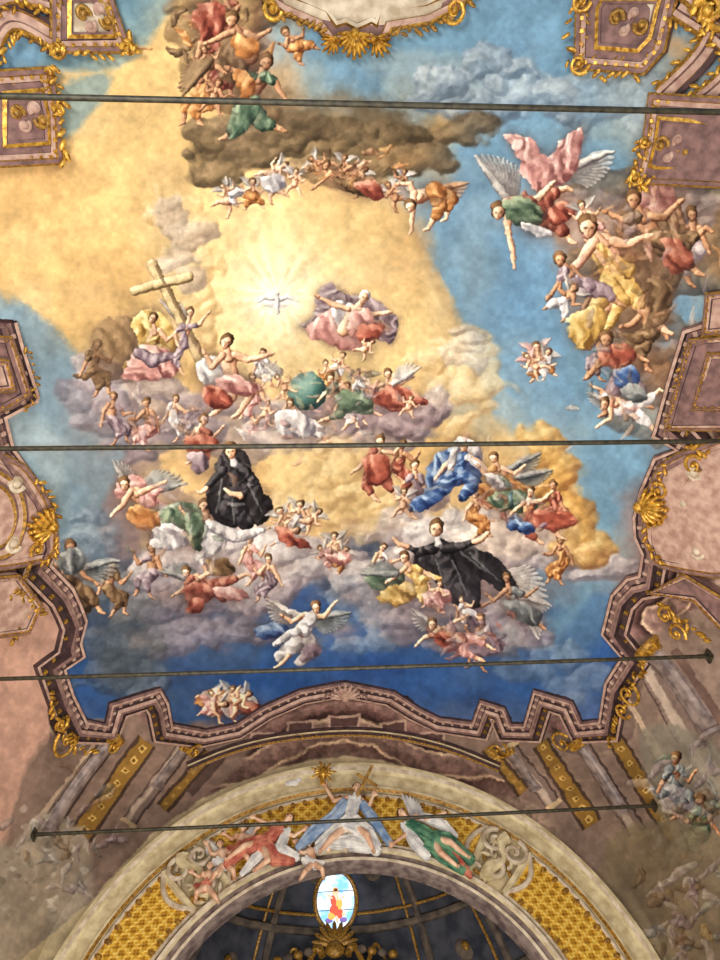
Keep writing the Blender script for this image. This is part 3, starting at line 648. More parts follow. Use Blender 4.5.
def mth(op,a,b_=None,c=None):
    n=nt.nodes.new('ShaderNodeMath');n.operation=op
    for i,v in enumerate((a,b_,c)):
        if v is None:continue
        if isinstance(v,(int,float)):n.inputs[i].default_value=v
        else:nt.links.new(v,n.inputs[i])
    return n.outputs[0]
nz=nt.nodes.new('ShaderNodeTexNoise');nz.inputs['Scale'].default_value=9;nt.links.new(tc.outputs['Object'],nz.inputs['Vector'])
u_=mth('ADD',sx.outputs[0],sx.outputs[2]);v_=mth('SUBTRACT',sx.outputs[0],sx.outputs[2])
u_=mth('ADD',u_,mth('MULTIPLY',nz.outputs['Fac'],.16));v_=mth('ADD',v_,mth('MULTIPLY',nz.outputs['Fac'],.1));a1=mth('ABSOLUTE',mth('SINE',mth('MULTIPLY',u_,11.)));a2=mth('ABSOLUTE',mth('SINE',mth('MULTIPLY',v_,11.)))
lat=mth('MINIMUM',a1,a2);fine=mth('MULTIPLY',mth('ABSOLUTE',mth('SINE',mth('MULTIPLY',sx.outputs[0],44.))),mth('ABSOLUTE',mth('SINE',mth('MULTIPLY',sx.outputs[2],44.))))
hh=mth('ADD',mth('MULTIPLY',lat,.65),mth('MULTIPLY',fine,.3));hh=mth('ADD',hh,mth('MULTIPLY',nz.outputs['Fac'],.3))
r=nt.nodes.new('ShaderNodeValToRGB');E_=r.color_ramp.elements;E_[0].position=.15;E_[0].color=lin((255,226,120));E_[1].position=1.05 if False else 1.0;E_[1].color=lin((150,100,20));e=E_.new(.55);e.color=lin((236,180,54))
nt.links.new(hh,r.inputs['Fac']);nt.links.new(r.outputs['Color'],b.inputs['Base Color'])
bp=nt.nodes.new('ShaderNodeBump');bp.invert=True;bp.inputs['Strength'].default_value=.6;bp.inputs['Distance'].default_value=.04;nt.links.new(hh,bp.inputs['Height']);nt.links.new(bp.outputs['Normal'],b.inputs['Normal'])
# ------------------------------------------------------------ mesh accumulation
def link(o,parent=None):
    sc.collection.objects.link(o)
    if parent:o.parent=parent
    return o
def empty(name,loc=(0,0,0)):
    e=bpy.data.objects.new(name,None);sc.collection.objects.link(e);return e
class Acc:
    def __init__(s):s.v=[];s.f=[];s.m=[];s.mats=[]
    def mi(s,m):
        if m not in s.mats:s.mats.append(m)
        return s.mats.index(m)
    def add(s,vs,fs,m):
        k=len(s.v);i=s.mi(m);s.v+=[tuple(v) for v in vs];s.f+=[tuple(a+k for a in f) for f in fs];s.m+=[i]*len(fs)
    def ell(s,c,ax,ay,az,m,nu=10,nv=6):
        vs=[];fs=[];c=Vector(c)
        for j in range(nv+1):
            ph=math.pi*j/nv
            for i in range(nu):
                t=2*math.pi*i/nu;vs.append(c+ax*math.sin(ph)*math.cos(t)+ay*math.sin(ph)*math.sin(t)+az*math.cos(ph))
        for j in range(nv):
            for i in range(nu):
                a=j*nu+i;b=j*nu+(i+1)%nu;fs.append((a,b,b+nu,a+nu))
        s.add(vs,fs,m)
    def tube(s,pts,rad,m,n=8):
        pts=[Vector(p) for p in pts];vs=[];fs=[]
        up=Vector((.13,.31,.94))
        for i,p in enumerate(pts):
            t=(pts[min(i+1,len(pts)-1)]-pts[max(i-1,0)]).normalized()
            a=t.cross(up)
            if a.length<.1:a=t.cross(Vector((1,0,0)))
            a.normalize();b=t.cross(a);r=rad[i] if hasattr(rad,'__len__') else rad
            for k in range(n):
                q=2*math.pi*k/n;vs.append(p+a*math.cos(q)*r+b*math.sin(q)*r)
        for i in range(len(pts)-1):
            for k in range(n):
                a_=i*n+k;b_=i*n+(k+1)%n;fs.append((a_,b_,b_+n,a_+n))
        fs.append(tuple(range(n)));fs.append(tuple(range((len(pts)-1)*n,len(pts)*n)))
        s.add(vs,fs,m)
    def boxx(s,c,h,m,rot=None):
        c=Vector(c);vs=[]
        for x in(-1,1):
            for y in(-1,1):
                for z in(-1,1):
                    q=Vector((x*h[0],y*h[1],z*h[2]));vs.append(c+(rot@q if rot else q))
        s.add(vs,[(0,1,3,2),(4,6,7,5),(0,4,5,1),(2,3,7,6),(0,2,6,4),(1,5,7,3)],m)
    def obj(s,name,parent=None,smooth=True,bevel=0):
        me=bpy.data.meshes.new(name);me.from_pydata(s.v,[],s.f)
        for m in s.mats:me.materials.append(m)
        me.polygons.foreach_set('material_index',s.m)
        me.update();bm=bmesh.new();bm.from_mesh(me);bmesh.ops.recalc_face_normals(bm,faces=bm.faces);bm.to_mesh(me);bm.free()
        if smooth:
            me.shade_smooth()
            try:
                me.set_sharp_from_angle(angle=math.radians(40))
            except Exception:pass
        o=bpy.data.objects.new(name,me);return link(o,parent)
def outn(P,closed):
    n=len(P);A=sum(P[i][0]*P[(i+1)%n][1]-P[(i+1)%n][0]*P[i][1] for i in range(n));sg=1 if A>0 else -1
    o=[]
    for i in range(n):
        def nn(a,b):
            d=np.array(b)-np.array(a);L=np.hypot(*d)+1e-9;return np.array([d[1],-d[0]])/L*sg
        if closed or 0<i<n-1:
            a=nn(P[i-1],P[i]);b_=nn(P[i],P[(i+1)%n]);k=a+b_;L=np.hypot(*k)+1e-6
            k=k/L;o.append(k*min(1/max(k@a,.3),1.45))
        elif i==0:o.append(nn(P[0],P[1]))
        else:o.append(nn(P[-2],P[-1]))
    return o
def sweep(acc,px,prof,mats,closed=False,inward=False,sub=False,issy=False,sm=0):
    if sm:px=smooth(px,sm,closed)
    P=[tuple(p) if issy else sy(*p) for p in px];N=outn(P,closed);g=-1 if inward else 1
    vs=[];k=len(prof)
    for p,n in zip(P,N):
        for (o,h) in prof:vs.append(V(p[0]+n[0]*o*g,min(p[1]+n[1]*o*g,YA-.01),h))
    m=len(P)
    for j in range(k-1):
        fs=[]
        for i in range(m if closed else m-1):
            a=i*k+j;b_=((i+1)%m)*k+j;fs.append((a,b_,b_+1,a+1))
        kk=len(acc.v)
        if j==0:base=kk;acc.v+=[tuple(v) for v in vs]
        acc.f+=[tuple(q+base for q in f) for f in fs];acc.m+=[acc.mi(mats[j%len(mats)])]*len(fs)
def slab(acc,px,h,m,sm=0):
    if sm:px=smooth(px,sm)
    P=[sy(*p) for p in px];top=[V(p[0],min(p[1],YA-.01),h) for p in P];bot=[V(p[0],min(p[1],YA-.01),-.01) for p in P];n=len(P)
    tri=tessellate_polygon([[Vector((p[0],p[1],0)) for p in P]])
    acc.add(top,[tuple(t) for t in tri],m)
    acc.add(top+bot,[(i,(i+1)%n,n+(i+1)%n,n+i) for i in range(n)],m)
def modil(acc,px,off,h,sz,gap,m,inward=False,closed=False):
    P=[sy(*p) for p in px];N=outn(P,closed);g=-1 if inward else 1
    Q=[(p[0]+n[0]*off*g,p[1]+n[1]*off*g) for p,n in zip(P,N)]
    if closed:Q.append(Q[0])
    for i in range(len(Q)-1):
        L=math.hypot(Q[i+1][0]-Q[i][0],Q[i+1][1]-Q[i][1]);n=int(L/gap)
        for k in range(n):
            f=(k+.5)/n;s_,y_=Q[i][0]*(1-f)+Q[i+1][0]*f,Q[i][1]*(1-f)+Q[i+1][1]*f
            if y_>YA-.1 or y_<YB+.2:continue
            o,es,ey,nn=frame(s_,y_);q=math.atan2(Q[i+1][1]-Q[i][1],Q[i+1][0]-Q[i][0]);dv=es*math.cos(q)+ey*math.sin(q);pv=dv.cross(nn)
            vs=[]
            for x in(-1,1):
                for y in(-1,1):
                    for z in(0,1):vs.append(o+dv*x*sz*.45+pv*y*sz*.6+nn*(h+z*sz*.6))
            acc.add(vs,[(0,1,3,2),(4,6,7,5),(0,4,5,1),(2,3,7,6),(0,2,6,4),(1,5,7,3)],m)
def vdir(p,t):
    a=sy(*p);b=sy(*t);return a,(b[0]-a[0],b[1]-a[1])
def shell(acc,p,t,m,n=9,spread=80,h=.06,hub=True):
    a,d=vdir(p,t);L=math.hypot(*d);a0=math.atan2(d[1],d[0]);o,es,ey,nn=frame(*a);o=o+nn*h
    for i in range(n):
        f=(i/(n-1)-.5)*2;q=a0+math.radians(spread)*f;l=L*(1-.25*abs(f))
        dv=es*math.cos(q)+ey*math.sin(q);pv=dv.cross(nn)
        acc.ell(o+dv*l*.5,dv*l*.5,pv*l*.13,nn*.07,m,8,5);acc.ell(o+dv*l*.95,dv*l*.1,pv*l*.1,nn*.08,m,6,4)
    if hub:acc.ell(o,es*L*.22,ey*L*.22,nn*.1,m)
def scroll(acc,p,t,m,turns=1.4,r=.035,hand=1,h=.06):
    a,d=vdir(p,t);L=math.hypot(*d);a0=math.atan2(d[1],d[0]);pts=[];rad=[];N=int(18*turns)
    for i in range(N+1):
        f=i/N;R=L*(1-.86*f);q=a0+hand*f*turns*2*math.pi
        pts.append(V(a[0]+R*math.cos(q),min(a[1]+R*math.sin(q),YA-.02),h));rad.append(r*(1.1-.5*f))
    acc.tube(pts,rad,m,7);acc.ell(V(a[0],a[1],h+.01),Vector((r*1.6,0,0)),Vector((0,r*1.6,0)),Vector((0,0,r*1.6)),m,8,5)
def leaf(acc,path,m,size=.09,step=.1,h=.05,seed=3,closed=False):
    rr=random.Random(seed);P=smooth(path,6,False) if not closed else np.array(path+[path[0]],float);Q=[sy(*p) for p in P]
    for i in range(len(Q)-1):
        L=math.hypot(Q[i+1][0]-Q[i][0],Q[i+1][1]-Q[i][1]);n=max(1,int(L/step))
        for k in range(n):
            f=k/n;s_,y_=Q[i][0]*(1-f)+Q[i+1][0]*f,Q[i][1]*(1-f)+Q[i+1][1]*f
            if y_>YA-.05:continue
            o,es,ey,nn=frame(s_,y_);q=math.atan2(Q[i+1][1]-Q[i][1],Q[i+1][0]-Q[i][0])+rr.choice([-1,1])*rr.uniform(.4,1.1)
            dv=es*math.cos(q)+ey*math.sin(q);pv=dv.cross(nn);z=size*rr.uniform(.7,1.2)
            acc.ell(o+nn*h+dv*z*.5,dv*z*.8,pv*z*.34,(nn+dv*.4)*z*.35,m,6,4)
# ------------------------------------------------------------ shell of the room
def grid(name,fn,uvf,nu,nv,m):
    me=bpy.data.meshes.new(name);vs=[];fs=[]
    for j in range(nv+1):
        for i in range(nu+1):vs.append(fn(i/nu,j/nv))
    for j in range(nv):
        for i in range(nu):
            a=j*(nu+1)+i;fs.append((a,a+1,a+nu+2,a+nu+1))
    me.from_pydata([tuple(v) for v in vs],[],fs);me.materials.append(m);me.shade_smooth()
    uv=me.uv_layers.new(name='UVMap')
    for l in me.loops:
        k=l.vertex_index;uv.data[l.index].uv=uvf((k%(nu+1))/nu,(k//(nu+1))/nv)
    return link(bpy.data.objects.new(name,me))
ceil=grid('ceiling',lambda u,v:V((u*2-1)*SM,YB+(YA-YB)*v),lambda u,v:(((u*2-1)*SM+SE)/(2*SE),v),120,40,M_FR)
for sg_,nm in((-1,'wall_left'),(1,'wall_right')):
    grid(nm,lambda u,v:Vector((sg_*A_,YB+(YA-YB)*v,ZS*(1-u))),lambda u,v:((sg_*(SM+min(u*ZS,2.99))+SE)/(2*SE),v),30,10,M_FR)
M_FLR=mat('floor_stone',(150,132,112),(184,166,142),2,.4)
grid('floor',lambda u,v:Vector((-A_-1+2*(A_+1)*u,YB+30*v,0)),lambda u,v:(u,v),4,8,M_FLR)
ZC=1.6+5.6;RI=3.64;RO=6.22
def kx(R_):return 1+.115*min(1,max(0,(RO-R_)/(RO-RI)))
aw=Acc();vs=[];fs=[];NA=96
def bound(phi):
    c,s_=math.cos(phi),math.sin(phi)
    lo,hi=0,20
    for _ in range(50):
        md=(lo+hi)/2;x=md*c;z=ZC+md*s_
        ins=abs(x)<A_ and (z<ZS or (x/A_)**2+((z-ZS)/B_)**2<1)
        if ins:lo=md
        else:hi=md
    return lo
for i in range(NA+1):
    ph=math.pi*i/NA;x,z=RI*kx(RI)*math.cos(ph),RI*math.sin(ph);p2=math.atan2(z,x);b_=bound(p2)
    vs.append((x,YA,ZC+z));vs.append((b_*math.cos(p2),YA,ZC+b_*math.sin(p2)))
for i in range(NA):fs.append((2*i,2*i+1,2*i+3,2*i+2))
for sg_ in(-1,1):
    k=len(vs);r0=sg_*RI*kx(RI);vs+=[(r0,YA,0),(sg_*A_,YA,0),(sg_*A_,YA,ZC),(r0,YA,ZC)];fs.append((k,k+1,k+2,k+3))
me=bpy.data.meshes.new('wall_far');me.from_pydata(vs,[],fs);me.materials.append(M_AW);uv=me.uv_layers.new(name='UVMap')
for l in me.loops:
    v=vs[l.vertex_index];uv.data[l.index].uv=((v[0]+A_)/(2*A_),(v[2]-4)/(ZS+B_-4))
link(bpy.data.objects.new('wall_far',me))
# ------------------------------------------------------------ triumphal arch
AR=empty('triumphal_arch')
def ring(acc,prof,mats,a0=0,a1=math.pi,n=96,jamb=True):
    k=len(prof)
    angs=[a0+(a1-a0)*i/n for i in range(n+1)];rows=[]
    if jamb:rows.append([(R_*kx(R_),YA-d,0.) for R_,d in prof])
    for a in angs:rows.append([(R_*kx(R_)*math.cos(a),YA-d,ZC+R_*math.sin(a)) for R_,d in prof])
    if jamb:rows.append([(-R_*kx(R_),YA-d,0.) for R_,d in prof])
    base=len(acc.v)
    for r_ in rows:acc.v+=r_
    for j in range(k-1):
        mi=acc.mi(mats[j%len(mats)])
        for i in range(len(rows)-1):
            a=base+i*k+j;acc.f.append((a,a+k,a+k+1,a+1));acc.m.append(mi)
a=Acc()
ring(a,[(5.46,0),(5.46,.10),(5.52,.16),(5.58,.16),(5.62,.10),(5.95,.10),(6.0,.18),(6.08,.24),(6.18,.24),(6.22,.0)],[M_CRM,M_GLD2,M_CRM,M_CRM,M_CRM,M_CRM,M_CRM2,M_CRM,M_MAU])
a.obj('outer_band',AR)
a=Acc()
ring(a,[(RI,-.3),(RI,.08),(RI+.04,.16),(RI+.10,.18),(RI+.14,.10),(RI+.26,.10),(RI+.29,.16),(RI+.36,.18),(RI+.40,0)],[M_GRY,M_GRY,M_CRM2,M_GLD2,M_GRY,M_CRM,M_CRM2,M_CRM])
a.obj('inner_moulding',AR)
def polP(R_,q,d):return Vector((R_*kx(R_)*math.cos(math.radians(q)),YA-d,ZC+R_*math.sin(math.radians(q))))
def pol(acc,r0,r1,a0,a1,d,m,n=24):
    vs=[];fs=[]
    for i in range(n+1):
        q=a0+(a1-a0)*i/n
        for R_ in(r0,r1):
            for dd in(d,0):vs.append(polP(R_,q,dd))
    for i in range(n):
        k=4*i;fs+=[(k,k+2,k+6,k+4),(k,k+1,k+5,k+4),(k+2,k+3,k+7,k+6)]
    fs+=[(0,1,3,2),(4*n,4*n+1,4*n+3,4*n+2)];acc.add(vs,fs,m)
PAN=((5,43),(54,126),(137,175))
a=Acc()
for (q0,q1) in PAN:pol(a,4.12,5.38,q0,q1,.05,M_MOS,40)
a.obj('mosaic_panels',AR)
a=Acc()
for (q0,q1) in PAN:
    for R_ in(4.12,5.38):a.tube([polP(R_,q0+(q1-q0)*i/30,.07) for i in range(31)],.04,M_CRM2,6)
    for q in(q0,q1):
        pts=[polP(4.12+1.26*i/16,q+(1 if q==q0 else -1)*3.2*math.sin(i/16*math.pi),.08) for i in range(17)];a.tube(pts,.06,M_CRM2,8)
        pts=[polP(4.12+1.26*i/16,q,.06) for i in range(17)];a.tube(pts,.09,M_CRM,6)
    n=int((q1-q0)/3)
    for i in range(n):
        q=q0+(q1-q0)*(i+.5)/n
        for R_,sg_ in((5.38,-1),(4.12,1)):
            o=polP(R_,q,.08);rad=(o-polP(0,q,.08)).normalized();tn=rad.cross(Vector((0,1,0)))
            a.ell(o+rad*.08*sg_,rad*.1,tn*.06,Vector((0,-.04,0)),M_GLD2,6,4)
for q in(48.5,131.5):
    for dd,rr0 in((-3,.3),(3,.3),(0,.24)):
        c=polP(4.75+(.35 if dd else -.3),q+dd*.9,.12);pts=[];rad=[]
        for i in range(30):
            f=i/29;R_=rr0*(1-.85*f);w=f*9*(1 if dd>0 else -1)+1
            pts.append(c+Vector((R_*math.cos(w),-.04,R_*math.sin(w))));rad.append(.06*(1.1-.6*f))
        a.tube(pts,rad,M_CRM2,7)
    pr=[polP(4.15+1.2*i/10,q+1.2*math.sin(i*.9),.14) for i in range(11)]
    a.tube(pr,[.12+.05*math.sin(i*.8) for i in range(11)],M_CRM,8)
    rr=random.Random(int(q))
    for k in range(26):
        c=polP(rr.uniform(4.15,5.35),q+rr.uniform(-4.5,4.5),.13);w=rr.uniform(0,6.28);dv=Vector((math.cos(w),0,math.sin(w)))
        a.ell(c,dv*.13,Vector((-dv.z,0,dv.x))*.05,Vector((0,.05,0)),rr.choice([M_CRM2,M_CRM,M_GLD2]),6,4)
a.obj('stucco_scrolls',AR)
# ------------------------------------------------------------ vault mouldings
T1=Acc()
prof=[(0,-.01),(0,.07),(.03,.12),(.08,.12),(.10,.06),(.18,.06),(.20,.13),(.25,.18),(.31,.18),(.33,.03),(.44,.03),(.46,.09),(.51,.09),(.53,-.01)]
pm=[M_DRK,M_MAU,M_PNK,M_DRK,M_MAU,M_DRK,M_PNK,M_MAU,M_DRK,M_DRK,M_DRK,M_PNK,M_DRK]
sweep(T1,SKY[3:-2],prof,pm);modil(T1,SKY[3:-2],.14,.06,.07,.2,M_PNK);modil(T1,SKY[3:-2],.385,.03,.07,.24,M_GLD2)
T1.obj('trim_painted_cornice',smooth=False)
T1=Acc()
sweep(T1,[(186,770),(230,752),(280,740),(345,734),(400,738),(450,750),(500,770)],[(0,-.01),(0,.1),(.05,.12),(.1,.1),(.12,.04),(.2,.04),(.22,.1),(.27,.1),(.28,-.01)],[M_MAU,M_PNK,M_GLD2,M_DRK,M_MAU,M_PNK,M_CRM,M_DRK],sm=4)
T1.obj('trim_balustrade',smooth=False)
def cart(pts,m1,h=.1,w=.12,inner=None,sm=0):
    acc=Acc();slab(acc,pts,h,m1,sm)
    sweep(acc,pts,[(0,-.01),(0,h+.04),(.03,h+.07),(w*.5,h+.07),(w*.6,h+.03),(w,h+.03),(w+.02,h)],[M_DRK,M_GLD2,M_MAU,M_GLD2,M_PNK,M_DRK],True,True,sm=sm)
    return acc
for i,pts in enumerate(([(46,-60),(46,54),(128,54),(126,40),(112,0),(96,-60)],[(-60,72),(48,66),(58,110),(60,164),(-60,170)],
   [(586,-60),(576,0),(574,70),(646,76),(668,52),(680,0),(686,-60)],[(650,92),(644,140),(634,180),(650,184),(800,192),(800,100)])):
    acc=cart(pts,M_MAU,.1,.16)
    vis=[(min(max(p[0],-20),740),max(p[1],-20)) for p in pts]
    cx=sum(p[0] for p in vis)/len(pts);cy=sum(p[1] for p in vis)/len(pts)
    inn=[(cx+(p[0]-cx)*.62,cy+(p[1]-cy)*.58) for p in vis]
    slab(acc,inn,.12,M_CRM2)
    sweep(acc,inn,[(0,.09),(0,.16),(.05,.18),(.08,.16),(.08,.12)],[M_MAU,M_GLD,M_MAU,M_DRK],True,True)
    modil(acc,pts,.1,.13,.05,.13,M_GLD,True,True)
    leaf(acc,[(cx+(p[0]-cx)*.8,cy+(p[1]-cy)*.78) for p in vis],M_GLD2,.07,.09,.12,i+40,True)
    for k in range(4):
        w=k*1.57+.4;scroll(acc,(cx+14*math.cos(w),cy+9*math.sin(w)),(cx+6*math.cos(w),cy+4*math.sin(w)),(M_GLD2,M_PNK)[k%2],1.3,.035,1 if k%2 else -1,.15)
    lv=pts[:];leaf(acc,[lv[1],lv[2],lv[3]],M_GLD,.11,.1,.19,i+20)
    for q in(lv[1],lv[2]):
        if -20<q[0]<740 and -20<q[1]:scroll(acc,(q[0]+(cx-q[0])*.12,q[1]+(cy-q[1])*.12),(q[0]+(cx-q[0])*.3,q[1]+(cy-q[1])*.12),M_GLD,1.4,.03,1,.2)
    acc.obj('trim_corner_frame' if i==0 else 'trim_corner_frame.%03d'%i,smooth=False)
acc=Acc()
for j,(a0,c_,b0) in enumerate((((46,50),(10,34),(-6,66)),((46,14),(2,10),(-30,60)),((650,-20),(704,30),(656,88)),((672,20),(724,60),(690,96)))):
    pts=smooth([a0,c_,b0],10,False);sweep(acc,pts,[(0,-.01),(0,.12),(.06,.17),(.12,.17),(.14,.12),(.24,.12),(.26,.16),(.32,.14),(.32,-.01)],[M_MAU,M_GLD2,M_PNK,M_MAU,M_PNK,M_GLD2,M_DRK])
    leaf(acc,[a0,c_,b0],M_GLD,.09,.14,.19,60+j)
scroll(acc,(712,12),(700,6),M_GLD,1.5,.05,1,.2);leaf(acc,[(700,0),(712,16),(718,34)],M_GLD,.14,.08,.2,71)
acc.obj('trim_corner_volute')
acc=Acc()
cp=[(250,-60),(262,4),(282,16),(316,30),(330,48),(344,44),(356,50),(370,44),(384,52),(392,32),(430,26),(462,10),(484,-10),(490,-60)]
slab(acc,cp,.10,M_CRM2);sweep(acc,cp,[(0,-.01),(0,.2),(.05,.24),(.12,.24),(.14,.15),(.22,.15),(.25,.20),(.3,.20),(.32,.10)],[M_DRK,M_GLD2,M_PNK,M_GLD2,M_MAU,M_GLD2,M_CRM2,M_DRK],True,True)
shell(acc,(354,34),(353,60),M_GLD,11,85,.26);shell(acc,(334,40),(322,52),M_GLD,7,60,.24);shell(acc,(374,40),(388,54),M_GLD,7,60,.24)
scroll(acc,(270,10),(280,13),M_GLD,1.5,.035,1,.25);scroll(acc,(455,12),(444,18),M_GLD,1.5,.035,-1,.25)
leaf(acc,[(262,2),(290,20),(322,34)],M_GLD2,.1,.1,.24,1);leaf(acc,[(392,36),(430,26),(474,0)],M_GLD2,.1,.1,.24,2)
acc.obj('ceiling_cartouche')
for nm,pts,s0,s1 in (('shell_cartouche',[(-40,452),(10,456),(34,480),(50,512),(52,546),(30,562),(-40,560)],(44,522),(20,520)),
   ('shell_cartouche.001',[(760,440),(700,444),(664,462),(648,500),(650,548),(676,568),(760,566)],(646,502),(674,505))):
    acc=cart(pts,M_PNK,.12,.16,sm=4)
    shell(acc,s0,s1,M_GLD,9,65,.26)
    L_=s0[0]<100;cx=-10 if L_ else 715
    for off in(0,10):
        g=-off if L_ else off
        sw=[((cx-5+g),468+off),((cx+(18 if L_ else -22)+g),484+off*.6),((cx+(26 if L_ else -32)+g),515),((cx+(16 if L_ else -20)+g),545-off*.6),(cx+g,554-off)]
        sweep(acc,smooth(sw,5,False),[(0,.11),(0,.18),(.05,.2),(.1,.18),(.1,.11)],[M_CRM2,M_GLD2,M_MAU,M_GLD2])
    for (x,y) in (((10,480),(6,540)) if L_ else ((700,470),(704,548),(690,500))):
        scroll(acc,(x,y),(x+7,y+3),M_CRM2,1.5,.05,1,.16)
    leaf(acc,[(30,476),(48,505),(50,545),(34,560)] if L_ else [(672,462),(655,490),(652,540),(670,560)],M_GLD,.1,.1,.2,50)
    acc.obj(nm)
for i,pts in enumerate(([(-40,330),(6,334),(12,348),(26,392),(0,408),(-40,412)],[(-40,352),(0,356),(8,388),(-40,394)],
    [(694,336),(760,330),(760,430),(668,428),(680,384)],[(712,290),(760,286),(760,330),(708,334)],[(712,350),(760,350),(760,410),(696,408)],
    [(-40,575),(10,570),(34,600),(20,630),(-40,640)],[(652,590),(700,600),(740,640),(740,600),(690,570)])):
    acc=cart(pts,M_MAU if i%2==0 else M_PNK,.14 if i%2==0 else .2,.1)
    modil(acc,pts,.05,.18 if i%2==0 else .24,.04,.12,M_GLD,True,True)
    acc.obj('trim_entablature_block' if i==0 else 'trim_entablature_block.%03d'%i,smooth=False)
acc=Acc()
for p,t in(((22,596),(14,592)),((28,606),(20,614)),((54,720),(60,712)),((60,738),(52,730)),((672,612),(682,618)),((684,630),(694,636)),((634,690),(638,680)),((628,706),(636,712)),((664,488),(658,480)),((662,516),(656,524)),((700,462),(708,456)),((30,546),(24,552)),((108,742),(114,736)),((192,746),(198,740)),((500,744),(506,738)),((566,738),(572,732))):
    scroll(acc,p,t,M_GLD,1.3,.03,random.choice([-1,1]),.2)
leaf(acc,[(0,590),(20,596),(34,612)],M_GLD2,.12,.09,.2,5);leaf(acc,[(44,690),(52,720),(66,742),(92,750)],M_GLD,.11,.09,.16,6)
leaf(acc,[(612,742),(624,712),(634,684),(650,664)],M_GLD,.11,.09,.16,7);leaf(acc,[(664,600),(690,618),(716,640)],M_GLD,.13,.09,.2,8)
leaf(acc,[(240,742),(300,732),(345,736),(400,734),(450,742)],M_GLD2,.07,.12,.08,9)
leaf(acc,[(24,560),(10,600),(4,640)],M_GLD2,.11,.1,.2,12);leaf(acc,[(20,345),(30,380),(20,410)],M_GLD2,.07,.1,.18,13);leaf(acc,[(690,345),(680,390),(672,424)],M_GLD2,.07,.1,.18,14);leaf(acc,[(692,444),(716,452)],M_GLD,.11,.1,.2,15)
acc.obj('gilded_stucco_ornament')
acc=Acc();shell(acc,(345,692),(345,678),M_PNK,9,80,.2);leaf(acc,[(318,694),(345,684),(374,694)],M_MAU,.1,.07,.2,3);leaf(acc,[(326,690),(345,682),(366,690)],M_PNK,.07,.07,.24,4);acc.obj('crest_shell')
def column(p0,p1,w,name,m=M_GRY):
    a0=sy(*p0);b0=sy(*p1);acc=Acc();d=np.array(b0)-np.array(a0);L=np.hypot(*d);d/=L;n=np.array([-d[1],d[0]])
    st=[(0,1.35),(.02,1.45),(.06,1.3),(.09,1.0),(.12,1.12),(.14,.86),(.5,.96),(.9,1.0),(.93,1.2),(.96,1.05),(1,1.35)]
    vs=[];K_=14;st2=[]
    for i in range(len(st)-1):
        for j in range(3):
            f=j/3;st2.append((st[i][0]*(1-f)+st[i+1][0]*f,st[i][1]*(1-f)+st[i+1][1]*f))
    st2.append(st[-1])
    for f,s_ in st2:
        for k in range(K_+1):
            q=math.pi*k/K_;fl=1-.07*(k%2)*(.14<f<.9);o=math.cos(q)*w*s_*fl;h=math.sin(q)*w*s_*.8*fl
            P_=np.array(a0)+d*L*f+n*o;vs.append(V(P_[0],min(P_[1],YA-.02),h-.01))
    fs=[];ms=len(st2)
    for i in range(ms-1):
        for k in range(K_):
            a_=i*(K_+1)+k;fs.append((a_,a_+1,a_+K_+2,a_+K_+1))
    ncap=12*K_;acc.add(vs,fs[:ncap],M_GLD2)
    k0=len(acc.v)-len(vs);mi=acc.mi(m)
    for f in fs[ncap:]:acc.f.append(tuple(q+k0 for q in f));acc.m.append(mi)
    for r_ in range(2):
        for k in range(5):
            o=(k-2)/2*w*1.1;P_=np.array(a0)+d*L*(.04+.05*r_)+n*o
            if P_[1]>YA-.05:continue
            o_,es,ey,nn=frame(P_[0],P_[1]);dv=es*d[0]+ey*d[1];pv=dv.cross(nn)
            acc.ell(o_+nn*w*(.95-.25*abs(k-2)),dv*w*.35,pv*w*.2,nn*w*.22,M_GLD,6,4)
    acc.obj(name)
for i,(p0,p1,w) in enumerate((((118,734),(46,834),.19),((188,744),(156,786),.16),((506,748),(536,788),.16),((574,738),(624,812),.19),((646,644),(716,740),.26))):
    column(p0,p1,w,'relief_column' if i==0 else 'relief_column.%03d'%i)
# ------------------------------------------------------------ tie rods
for i,yr in enumerate((.25,4.35,8.5,12.55)):
    acc=Acc();zr=10.1;xe=6.07
    acc.tube([(-xe,yr,zr),(-3,yr,zr-.01),(0,yr,zr-.015),(3,yr,zr-.01),(xe,yr,zr)],.034,M_IRON,10)
    for sg_ in(-1,1):
        acc.boxx((sg_*(xe-.02),yr,zr),(.02,.09,.09),M_IRON);acc.tube([(sg_*(xe-.2),yr,zr),(sg_*(xe-.05),yr,zr)],.045,M_IRON,6)
    acc.obj('tie_rod' if i==0 else 'tie_rod.%03d'%i)
